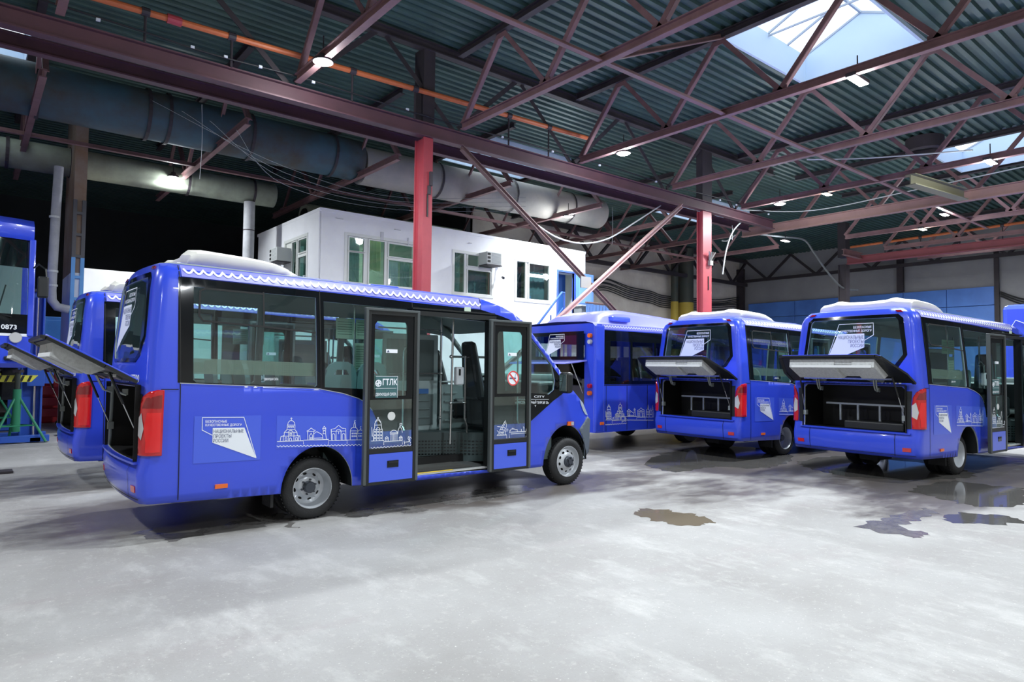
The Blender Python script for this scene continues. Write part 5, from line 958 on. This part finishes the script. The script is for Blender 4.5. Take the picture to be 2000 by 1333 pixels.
# platform, stairs railing in front of the office door
RB = mat('blue railing paint', (.05, .14, .55), .45)
t = thing('stair_railing', 'blue handrail of the stairs rising to the office door', 'railing', CX(Vector((14.2, 14.6, 3.2)))); off = t.location.copy(); xf = lambda v: CX(v)-off
MB().tube([(12.9, 14.7, 2.9), (13.95, 14.7, 4.02), (14.05, 14.7, 4.02), (14.05, 14.7, 3.4)], .035, 8).build('handrail', RB, t, xf=xf); MB().tube([(13.0, 14.7, 2.5), (14.0, 14.7, 3.55)], .02, 8).build('lower_rail', RB, t, xf=xf)
for x, z in ((13.1, 2.0), (13.5, 2.4), (14.05, 2.9)): MB().tube([(x, 14.7, FL), (x, 14.7, z+.9)], .02, 8).build('baluster', RB, t, xf=xf)
t = thing('landing_platform', 'blue boarded landing in front of the office door', 'platform', CX(Vector((15.2, 14.9, 2.85)))); off = t.location.copy(); xf = lambda v: CX(v)-off
MB().box(14.2, 16.0, 14.6, 15.4, 2.80, 2.88).build('deck', DARKM, t, xf=xf); MB().tube([(14.9, 14.62, 3.78), (16.1, 14.62, 3.78)], .03, 8).build('top_rail', mat('brown rail', (.16, .10, .1), .5), t, xf=xf)
q = MB(); [q.box(14.95+.15*k, 15.07+.15*k, 14.64, 14.66, 2.9, 3.74) for k in range(8)]; q.build('boarding', LBLUE, t, xf=xf)
for x in (14.25, 15.95): MB().box(x-.05, x+.05, 14.62, 14.72, FL, 2.8).build('platform_leg', RB, t, xf=xf)
t = thing('kettle_stand', 'small grey metal box standing on the office landing', 'box', CX(Vector((15.2, 15.1, 2.88)))); MB().box(-.2, .2, -.2, .2, 0, .95).build('cabinet', mat('dull grey metal', (.25, .27, .27), .5), t, bevel=.01); MB().box(-.24, .24, -.24, .24, .95, 1.0).build('lid', GW, t)
# ================================================================= LEFT SIDE OF THE HALL
# concrete column with steel lattice strip
t = thing('concrete_column', 'concrete column with brown stain and a blue steel lattice strip at left', 'column', (2.1, 20.9, 0))
MB().box(-.13, .14, -.9, 1.0, 0, 4.0).build('white_lower_shaft', WHITEB, t); MB().box(-.13, .14, -.9, 1.0, 4.0, 9.0).build('upper_shaft', mat('brown stained concrete', (.33, .27, .22), .85, noise=.8, nscale=.9, col2=(.25, .13, .06)), t)
def lattice(z0, z1, m, nm):
    q = MB(); q.box(-.14, -.055, -.98, -.9, z0, z1); q.box(.055, .14, -.98, -.9, z0, z1)
    z = z0
    while z < z1: q.box(-.055, .055, -.98, -.9, z, z+.07); z += .55
    q.build(nm, m, t)
lattice(0, 4.38, mat('sky blue strip paint', (.12, .36, .72), .5), 'blue_lattice'); lattice(4.38, 5.85, mat('grey strip paint', (.10, .10, .105), .6), 'grey_lattice')
t = thing('drain_pipe', 'thick pale grey pipe coming down left of the concrete column', 'pipe', (1.6, 19.9, 0))
MB().tube([(.03, 0, 6.6), (.0, 0, 5.5), (-.03, 0, 3.5), (-.01, 0, 3.25), (.1, 0, 3.1), (.35, 0, 3.05)], .105, 18).build('pipe_run', mat('pale grey pipe lagging', (.45, .46, .48), .75, noise=.4, nscale=3), t, smooth=40)
for z in (3.6, 3.95, 5.3): MB().tube([(-.02, 0, z), (-.02, 0, z+.05)], .118, 18).build('pipe_band', GW, t)
t = thing('drain_pipe', 'pale vertical pipe standing just left of the white office', 'pipe', (6.62, 21.0, 0))
MB().tube([(0, 0, 0), (0, 0, 6.75)], .165, 20).build('pipe_run', mat('pale grey pipe lagging', (0, 0, 0)), t, smooth=40); MB().tube([(0, 0, 5.85), (0, 0, 5.88)], .17, 20).build('pipe_band', DARKM, t)
tag(MB().box(2.3, 6.2, 22.0, 22.2, 0, 4.38).build('partition_screen', WHITEB), 'low white partition behind the second minibus at left', 'partition')
# big city bus on lifts (front end seen)
t = thing('city_bus', 'large blue city bus raised on jacks at the left edge, number 0873', 'bus', (-.33, 15.3, 1.25))
q = MB(); X0, X1 = -1.28, 1.26
q.box(X0, X1, 1.7, 9.5, .37, 2.95); q.box(X0, X0+.05, .25, 1.7, .37, 1.3); q.box(X1-.05, X1, .25, 1.7, .37, 1.3); q.box(X0+.05, X1-.05, .25, 1.7, 2.85, 2.93); q.box(X0+.05, X1-.05, .3, 1.7, .37, .45); q.build('body', BLUE, t, bevel=.02)
pr = [(.0, .38), (-.02, 1.0), (0, 1.06), (.06, 2.8)]
q = MB(); n = 10
def fx(y0, z, k=.22): return [(X0+(X1-X0)*i/n, y0+k*(abs(2*i/n-1)**3), z) for i in range(n+1)]
def lo(rows, m, nm, par=t):
    q = MB(); [q.v.extend(r) for r in rows]
    for a in range(len(rows)-1):
        for i in range(n): q.f.append((a*(n+1)+i, a*(n+1)+i+1, (a+1)*(n+1)+i+1, (a+1)*(n+1)+i)); q.mi.append(0)
    return q.build(nm, m, par, smooth=40)
lo([fx(.02, .37), fx(-.06, .45), fx(-.06, .95)], BLUE, 'front_bumper'); lo([fx(-.065, .95), fx(-.065, 1.0)], WHT, 'white_trim')
lo([fx(-.06, 1.0), fx(-.05, 1.36)], BLK, 'black_fascia'); lo([fx(-.05, 1.36), fx(.02, 2.2), fx(.08, 2.75)], GLS, 'windscreen'); lo([fx(.075, 2.25), fx(.10, 2.80)], BLK, 'destination_glass')
lo([fx(.08, 2.78), fx(.02, 2.88), fx(.05, 3.05), fx(.3, 3.2), fx(1.6, 3.22)], BLUE, 'roof_cowl')
q = MB(); q.bar((X1-.02, .17, .95), (X1-.02, .28, 2.8), .10, .12); q.build('front_pillar', BLUE, t, bevel=.02); MB().bar((X0+.02, .17, .95), (X0+.02, .28, 2.8), .10, .12).build('front_pillar', BLUE, t, bevel=.02)
q = MB(); V, F = text2d('0873', .085, .235, .02); q.add([(.80+v[0], -.075+.22*(.80+v[0]+.0)**3/2.0, 1.075+v[1]) for v in V], F); q.build('fleet_number', WHT, t, fixn=False)
q = MB(); q.lathe([(0, 0), (.07, 0), (.08, .02)], 18, (.98, .03, .68)); q.lathe([(0, 0), (.09, 0), (.10, .02)], 18, (1.02, -.02, .92)); q.build('headlamp', CLR, t)
MB().box(.86, 1.1, -.02, .1, .50, .58).build('fog_lamp', BPL, t, bevel=.02)
q = MB(); q.tube([(X1, .1, 2.25), (1.32, -.1, 2.30), (1.42, -.25, 2.2), (1.44, -.28, 2.0)], .016, 8); mm = q.build('mirror_arm', BPL, t); MB().box(1.30, 1.47, -.34, -.22, 1.66, 2.06).build('mirror_head', BPL, mm, bevel=.03)
q = MB(); q.box(X0+.1, X1-.1, .3, .5, .9, 1.3); q.box(.1, .5, 1.0, 1.15, 1.0, 2.1); q.build('dashboard', mat('pale cab trim', (.35, .42, .42), .6), t, bevel=.02); MB().box(X0+.1, X1-.1, 1.6, 1.65, 1.0, 2.7).build('cab_bulkhead', mat('pale green bulkhead', (.30, .38, .37), .7), t)
q = MB(); q.tube([(.75, .16, 1.4), (.85, .16, 1.9)], .012, 6); q.tube([(.3, .05, 1.42), (.72, .02, 1.36), (.95, .02, 1.3)], .014, 6); q.build('wiper', BPL, t)
for y in (3.1, 7.6):
    for x, s_ in ((X0+.05, 1), (X1-.05, -1)): MB().lathe([(0, .05*s_), (.25, .05*s_), (.27, 0), (.46, .0), (.48, .05*s_), (.48, .26*s_), (.2, .27*s_)], 32, (x, y, .12), 'x').build('wheel', RUB, t, smooth=30)
# mobile column lifts
LB = mat('royal blue lift paint', (.025, .10, .50), .4)
def lift(x, y, lab):
    t = thing('column_lift', lab, 'vehicle lift', (x, y, 0))
    q = MB(); q.box(-.26, .14, .0, .05, .1, 3.3); q.box(-.26, -.22, -.16, .0, .1, 3.3); q.box(.10, .14, -.16, 0, .1, 3.3); q.build('mast', LB, t, bevel=.008)
    q = MB(); q.box(-.18, .18, -.1, .12, 3.3, 3.36); q.build('mast_cap', DARKM, t); MB().box(-.16, .16, -.30, -.14, 1.2, 1.75).build('carriage', LB, t, bevel=.01); MB().tube([(0, -.08, .1), (0, -.08, 3.2)], .025, 8).build('lift_screw', CHR, t)
    q = MB(); q.box(-.95, .25, -.75, -.60, .02, .16); q.box(-.95, .25, .1, .3, .02, .16); q.box(-.1, .1, -.75, .3, .02, .12); q.build('base_frame', LB, t, bevel=.01)
    q = MB(); q.hexa([(-.75, -.62, 1.30), (-.1, -.62, 1.30), (-.1, -.55, 1.30), (-.75, -.55, 1.30), (-.75, -.62, 1.44), (.02, -.62, 1.44), (.02, -.55, 1.44), (-.75, -.55, 1.44)]); a_ = q.build('lift_fork', mat('safety yellow', (.75, .72, .08), .5), t)
    q = MB(); [q.add([(-.70+.13*k, -.622, 1.305), (-.65+.13*k, -.622, 1.305), (-.60+.13*k, -.622, 1.435), (-.65+.13*k, -.622, 1.435)], [(0, 1, 2, 3)]) for k in range(5)]; q.build('hazard_stripes', BPL, a_, fixn=False)
    MB().box(.14, .34, -.1, .1, 1.25, 1.5).build('control_box', LB, t, bevel=.01)
lift(1.20, 18.3, 'blue column lift beside the raised city bus, nearest the green stand'); lift(1.12, 21.6, 'second blue column lift farther back beside the raised city bus')
GR = mat('green jack stand paint', (.02, .22, .11), .45)
def stand(x, y, lab, rz=0):
    t = thing('axle_stand', lab, 'jack stand', (x, y, 0), rz)
    MB().tube([(0, 0, .25), (0, 0, 1.15)], .075, 16).build('post', GR, t, smooth=30); MB().tube([(0, 0, 1.1), (0, 0, 1.52)], .05, 14).build('inner_post', mat('dark steel screw', (.05, .06, .05), .4, metal=.4), t, smooth=30); MB().box(-.1, .1, -.1, .1, 1.5, 1.56).build('saddle', DARKM, t)
    for k in range(3): a = 2*PI*k/3-.35; MB().tube([(0, 0, 1.05), (.55*math.cos(a), .55*math.sin(a), .03)], .026, 10).build('leg', GR, t)
    q = MB(); c = [Vector((.36*math.cos(2*PI*k/3-.35), .36*math.sin(2*PI*k/3-.35), .38)) for k in range(3)]; [q.tube([c[i], c[(i+1) % 3]], .014, 6) for i in range(3)]; q.build('leg_brace', GR, t)
stand(.86, 17.6, 'green tripod axle stand under the raised city bus, in front of the blue lift'); stand(.55, 20.2, 'green tripod axle stand farther back under the raised city bus', .6)
t = thing('tool_cabinet', 'red metal cabinet with a white sign behind the second minibus hatch', 'cabinet', (2.1, 23.4, 0))
RC = mat('red cabinet paint', (.45, .02, .03), .4); MB().box(-.45, .45, -.3, .3, 0, 1.9).build('carcass', RC, t, bevel=.05); MB().box(-.15, .12, -.31, -.30, 1.5, 1.8).build('white_sign', WHT, t); q = MB(); q.box(-.10, .07, -.315, -.31, 1.62, 1.65); q.box(-.03, .0, -.315, -.31, 1.55, 1.75); q.build('sign_mark', RC, t, fixn=False)
t = thing('workshop_trolley', 'red and grey workshop trolley on castors beside the blue lift', 'trolley', (1.72, 22.2, 0))
for z in (.25, .55, .85): MB().box(-.35, .35, -.25, .25, z, z+.22).build('drawer', RC, t, bevel=.01)
for x in (-.36, .36): MB().box(x-.02, x+.02, -.27, -.23, .05, 1.6).build('upright', mat('pale grey metal', (.5, .53, .55), .4), t)
for x in (-.3, .3):
    for y in (-.2, .2): MB().lathe([(.0, 0), (.055, 0), (.055, .03), (0, .03)], 14, (x, y, .055)).build('castor', RUB, t)
t = thing('storage_container', 'blue storage container behind the left lifts', 'container', (2.9, 24.6, 0)); MB().box(-1.6, 1.0, -.4, .6, 0, 3.1).build('shell', mat('mid blue sheet', (.05, .22, .60), .5, noise=.5, nscale=2, col2=(.03, .12, .4)), t, bevel=.02); MB().box(-1.5, .9, -.43, -.4, .1, 3.0).build('door_sheet', mat('mid blue sheet', (0, 0, 0)), t, bevel=.02)
tag(MB().box(1.75, 3.4, 18.9, 19.2, .0, .22).build('timber_block', mat('dull red paint', (.25, .04, .04), .6)), 'low dull red block on the floor behind the second minibus', 'block')
tag(MB().box(.1, .62, 12.9, 13.2, .0, .035).build('steel_strip', DARKM), 'flat dark steel strip lying on the floor at the left edge', 'steel strip')
# ================================================================= OTHER BUSES
def box_bus():
    t = thing('low_floor_bus', 'lavender blue longer bus with its rear hatch up, behind the nearest minibus', 'bus', (10.0, 9.52, 0))
    L_, Wd = 8.0, 2.25
    wn = [(.30, 1.43, 2.28, 2.05), (1.62, 1.43, 2.28, 1.35), (3.1, 1.43, 2.28, 1.35), (4.6, 1.43, 2.28, 1.35), (6.1, 1.43, 2.28, 1.2)]
    wn = [(.42, 1.05), (1.12, 1.85), (1.92, 3.3), (3.4, 4.8), (4.9, 6.3), (6.4, 7.6)]
    arch = [(3.3+.5*math.cos(PI-PI*i/12), .40+.55*math.sin(PI-PI*i/12)) for i in range(13)]
    outer = [(.02, .40), (2.8, .40)]+arch[1:]+[(L_, .38), (L_, 2.45), (L_-.3, 2.62), (.06, 2.64)]
    for s_, y in ((0, 0), (1, Wd)):
        V, F = cdt(outer, [rect_(a, b, 1.46, 2.30) for a, b in wn], .5)
        MB().add([(x, y, z) for x, z in V], F if s_ else [f[::-1] for f in F]).build('side_panel', BLUE, t, solid=.04, soff=0 if 1 else 0)
        y2 = y-.024 if not s_ else y+.024
        V, F = cdt(rect_(.24, L_-.1, 1.39, 2.52), [rect_(a, b, 1.46, 2.30) for a, b in wn], 3); MB().add([(x, y2, z) for x, z in V], F).build('window_surround', BLK, t)
        for a, b in wn: MB().add([(a, y2+(.002 if not s_ else -.002), 1.46), (b, y2+(.002 if not s_ else -.002), 1.46), (b, y2, 2.30), (a, y2, 2.30)], [(0, 1, 2, 3)]).build('side_window', GLD, t)
    # scallops, skyline
    pts = []; X = .22
    while X < 6: pts += [(X+.085*k/8, 2.62-.035*math.sin(PI*k/8)) for k in range(8)]; X += .085
    V, F = ribbons([pts], .016); MB().add([(x, -.032, z) for x, z in V], F).build('scallop_decal', WHT, t, fixn=False)
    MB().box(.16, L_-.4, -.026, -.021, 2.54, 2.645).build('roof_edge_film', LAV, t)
    V, F = ribbons([[(2.3+p[0]*1.25+.03, .58+(p[1]-.80)*1.2) for p in s_] for s_ in SKY_A], .009); k0 = MB(); k0.add([(x-1.2, -.027, z) for x, z in V], F); V, F = ribbons([[(p[0]*1.25-.42, .58+(p[1]-.80)*1.2) for p in s_] for s_ in SKY_B], .009); k0.add([(x, -.027, z) for x, z in V], F); k0.build('skyline_decal', WHT, t, fixn=False)
    q = MB(); [q.box(x-.006, x+.006, -.0235, -.021, .42, 1.37) for x in (.30, .95, 1.62, 2.6)]; q.box(.1, L_, -.0235, -.021, 1.365, 1.378); q.build('panel_seam', mat('dark seam gap', (0, 0, 0)), t)
    MB().box(.10, .22, -.05, -.02, .56, .62).build('side_marker_lamp', ORG, t, bevel=.01)
    # rear
    q = MB(); V, F = cdt([(.0, .40), (Wd, .40), (Wd, 2.60), (Wd-.08, 2.66), (.08, 2.66), (0, 2.60)], [rect_(.32, 1.93, .9, 1.87), rect_(.32, 1.93, 1.95, 2.45)], .6); q.add([(0, y, z) for y, z in V], F); q.build('rear_panel', BLUE, t, solid=.05, soff=1)
    MB().box(-.04, .24, -.035, .03, .40, 2.62).build('corner_post', BLUE, t, bevel=.03); MB().box(-.04, .15, Wd-.03, Wd+.02, .40, 2.62).build('corner_post', BLUE, t, bevel=.04)
    V, F = cdt(rect_(.28, 1.97, 1.90, 2.50), [rect_(.5, 1.8, 1.97, 2.42)], 3); MB().add([(-.06, y, z) for y, z in V], F).build('rear_window_surround', BLK, t); MB().add([(-.058, .5, 1.97), (-.058, 1.8, 1.97), (-.058, 1.8, 2.42), (-.058, .5, 2.42)], [(0, 1, 2, 3)]).build('rear_window', GLS, t)
    s = 1.15; fr = lambda x, y: (.86+x*s, 2.45-y*s); o = MB(); V, F = ribbons([[fr(*p) for p in [(.098, .178), (0, .124), (0, 0), (.40, 0), (.535, .425)]]], .009); o.add([(-.065, y, z) for y, z in V], F); o.add([(-.065, *fr(*p)) for p in [(.10, .106), (.408, .106), (.535, .425), (.10, .252)]], [(0, 1, 2, 3)]); o.build('rear_logo', WHT, t, fixn=False)
    tx = MB(); t2 = MB()
    for tl_, y, wd, h, xr, tg in (('БЕЗОПАСНЫЕ', .050, .205, .024, .02, tx), ('КАЧЕСТВЕННЫЕ ДОРОГИ', .088, .36, .024, .02, tx), ('НАЦИОНАЛЬНЫЕ', .160, .292, .036, .108, t2), ('ПРОЕКТЫ', .206, .172, .036, .108, t2), ('РОССИИ', .250, .142, .036, .108, t2)):
        V, F = text2d(tl_, h*s, wd*s, .02); xm = max(v[0] for v in V); tg.add([(-.069, .86+xr*s+(xm-v[0]), 2.45-y*s+v[1]) for v in V], F)
    tx.build('rear_lettering', WHT, t, fixn=False); t2.build('rear_lettering', INK, t, fixn=False)
    for z, m_ in ((2.40, ORG), (2.27, CLR), (1.36, RED), (1.21, ORG)):
        for y in (.13, Wd-.13): MB().lathe([(0, -.05), (.045, -.05), (.05, 0), (.05, .01)], 16, (-.02, y, z), 'x').build('round_lamp', m_, t)
    q = MB(); q.box(.02, 1.1, .30, .32, .85, 1.9); q.box(.02, 1.1, 1.93, 1.95, .85, 1.9); q.box(1.1, 1.12, .3, 1.95, .85, 1.9); q.box(.02, 1.1, .3, 1.95, .85, .87); q.box(.02, 1.1, .3, 1.95, 1.88, 1.9); q.build('engine_bay', mat('black carpet', (0, 0, 0)), t)
    q = MB(); q.box(.3, .9, .6, 1.6, .9, 1.35); q.tube([(.2, .5, 1.4), (.3, .9, 1.55), (.3, 1.4, 1.5)], .05, 10); q.box(.15, .3, .45, .55, 1.3, 1.5); q.build('engine', mat('greasy grey metal', (.12, .12, .12), .5, metal=.4), t, bevel=.03)
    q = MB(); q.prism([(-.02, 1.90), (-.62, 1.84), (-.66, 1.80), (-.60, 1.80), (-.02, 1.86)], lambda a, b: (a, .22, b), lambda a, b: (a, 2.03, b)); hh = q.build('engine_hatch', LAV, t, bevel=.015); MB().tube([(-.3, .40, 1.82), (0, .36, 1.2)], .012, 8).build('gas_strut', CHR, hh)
    # roof + units
    q = MB(); n = 8; rr = [(0, 2.60), (.06, 2.66), (.25, 2.70), (Wd/2, 2.73), (Wd-.25, 2.70), (Wd-.06, 2.66), (Wd, 2.60)]
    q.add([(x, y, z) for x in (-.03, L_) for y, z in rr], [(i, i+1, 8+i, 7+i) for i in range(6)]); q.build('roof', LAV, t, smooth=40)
    q = MB(); pf = [(.35, 2.70), (.5, 2.88), (.9, 3.0), (1.2, 3.02), (2.2, 2.98), (3.3, 2.92), (3.5, 2.70)]
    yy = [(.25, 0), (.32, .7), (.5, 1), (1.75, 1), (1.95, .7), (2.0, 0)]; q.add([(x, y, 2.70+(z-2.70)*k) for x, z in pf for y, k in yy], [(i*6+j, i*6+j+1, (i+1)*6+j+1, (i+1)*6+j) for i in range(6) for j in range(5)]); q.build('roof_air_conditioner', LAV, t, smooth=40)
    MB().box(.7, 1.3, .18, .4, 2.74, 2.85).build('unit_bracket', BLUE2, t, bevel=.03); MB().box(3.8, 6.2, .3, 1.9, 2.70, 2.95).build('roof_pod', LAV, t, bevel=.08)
    MB().box(.1, L_-.1, .05, Wd-.05, .42, .55).build('bus_floor', INTD, t); MB().box(L_-.05, L_, 0, Wd, .4, 2.6).build('front_panel', BLUE, t)
    for x in (.8, 1.6, 2.4, 3.2):
        for y in (.35, 1.5): q = MB(); q.hexa([(x, y, 1.2), (x+.1, y, 1.2), (x+.1, y+.42, 1.2), (x, y+.42, 1.2), (x-.12, y+.04, 1.98), (x-.05, y+.04, 1.98), (x-.05, y+.38, 1.98), (x-.12, y+.38, 1.98)]); q.build('passenger_seat', mat('beige seat shell', (.42, .33, .16), .5), t, bevel=.02)
    for x in (3.3, 6.9):
        for y, s_ in ((.03, 1), (Wd-.03, -1)): w_ = MB().lathe([(.24, .02*s_), (.26, 0), (.40, 0), (.43, .05*s_), (.43, .24*s_), (.2, .25*s_)], 36, (x, y, .43)).build('wheel', RUB, t, smooth=30); MB().lathe([(.24, .0), (.22, .06*s_), (.1, .09*s_), (0, .09*s_)], 30, (x, y, .43)).build('rim', SIL, w_, smooth=30)
    return t
box_bus()
t = thing('city_bus', 'tall plain blue bus body at the right edge behind the rightmost minibus', 'bus', (20.4, 2.70, 0))
MB().box(0, 7, 0, 2.55, .35, 3.45).build('body', BLUE, t, bevel=.12)
MB().box(-.012, 0, .25, 2.3, 1.55, 2.6).build('rear_window', BLK, t, bevel=.004); MB().box(-.012, 0, .1, 2.45, .5, .9).build('rear_bumper', GPL, t, bevel=.004)
for y in (.15, 2.4): MB().box(-.02, 0, y-.06, y+.06, 1.0, 1.45).build('tail_lamp', RED, t)
q = MB(); q.tube([(-.01, 2.42, 2.75), (-.012, 2.25, 3.05), (-.012, 2.05, 2.95), (-.012, 1.98, 2.75)], .008, 6); q.build('pale_arc_reflection', WHT, t)  # painted arc for the curved light reflected on the body
for y, s_ in ((0, 1), (2.55, -1)):
    for x in (1.6, 5.6): MB().lathe([(0, -.01*s_), (.26, -.01*s_), (.46, -.01*s_), (.48, .04*s_), (.48, .26*s_), (0, .26*s_)], 32, (x, y, .48)).build('wheel', RUB, t, smooth=30)
# ---- the four minibuses
mb1 = make_minibus(); mb1.location = (3.046, 7.223, 0); tag(mb1, 'blue minibus nearest the camera, side on, with both door leaves slid open', 'bus', 'blue minibuses with raised rear hatches')
for loc, rz, lab in (((2.913, 10.829, 0), -.003, 'blue minibus half hidden behind the nearest one at left, only its rear corner showing'), ((12.965, 7.035, 0), -.048, 'blue minibus seen from behind, left one of the pair at right'), ((12.967, 3.969, 0), -.068, 'blue minibus at the far right seen from behind, its side door open')):
    c = dup(mb1); c.location = loc; c.rotation_euler = (0, 0, rz); c['label'] = lab
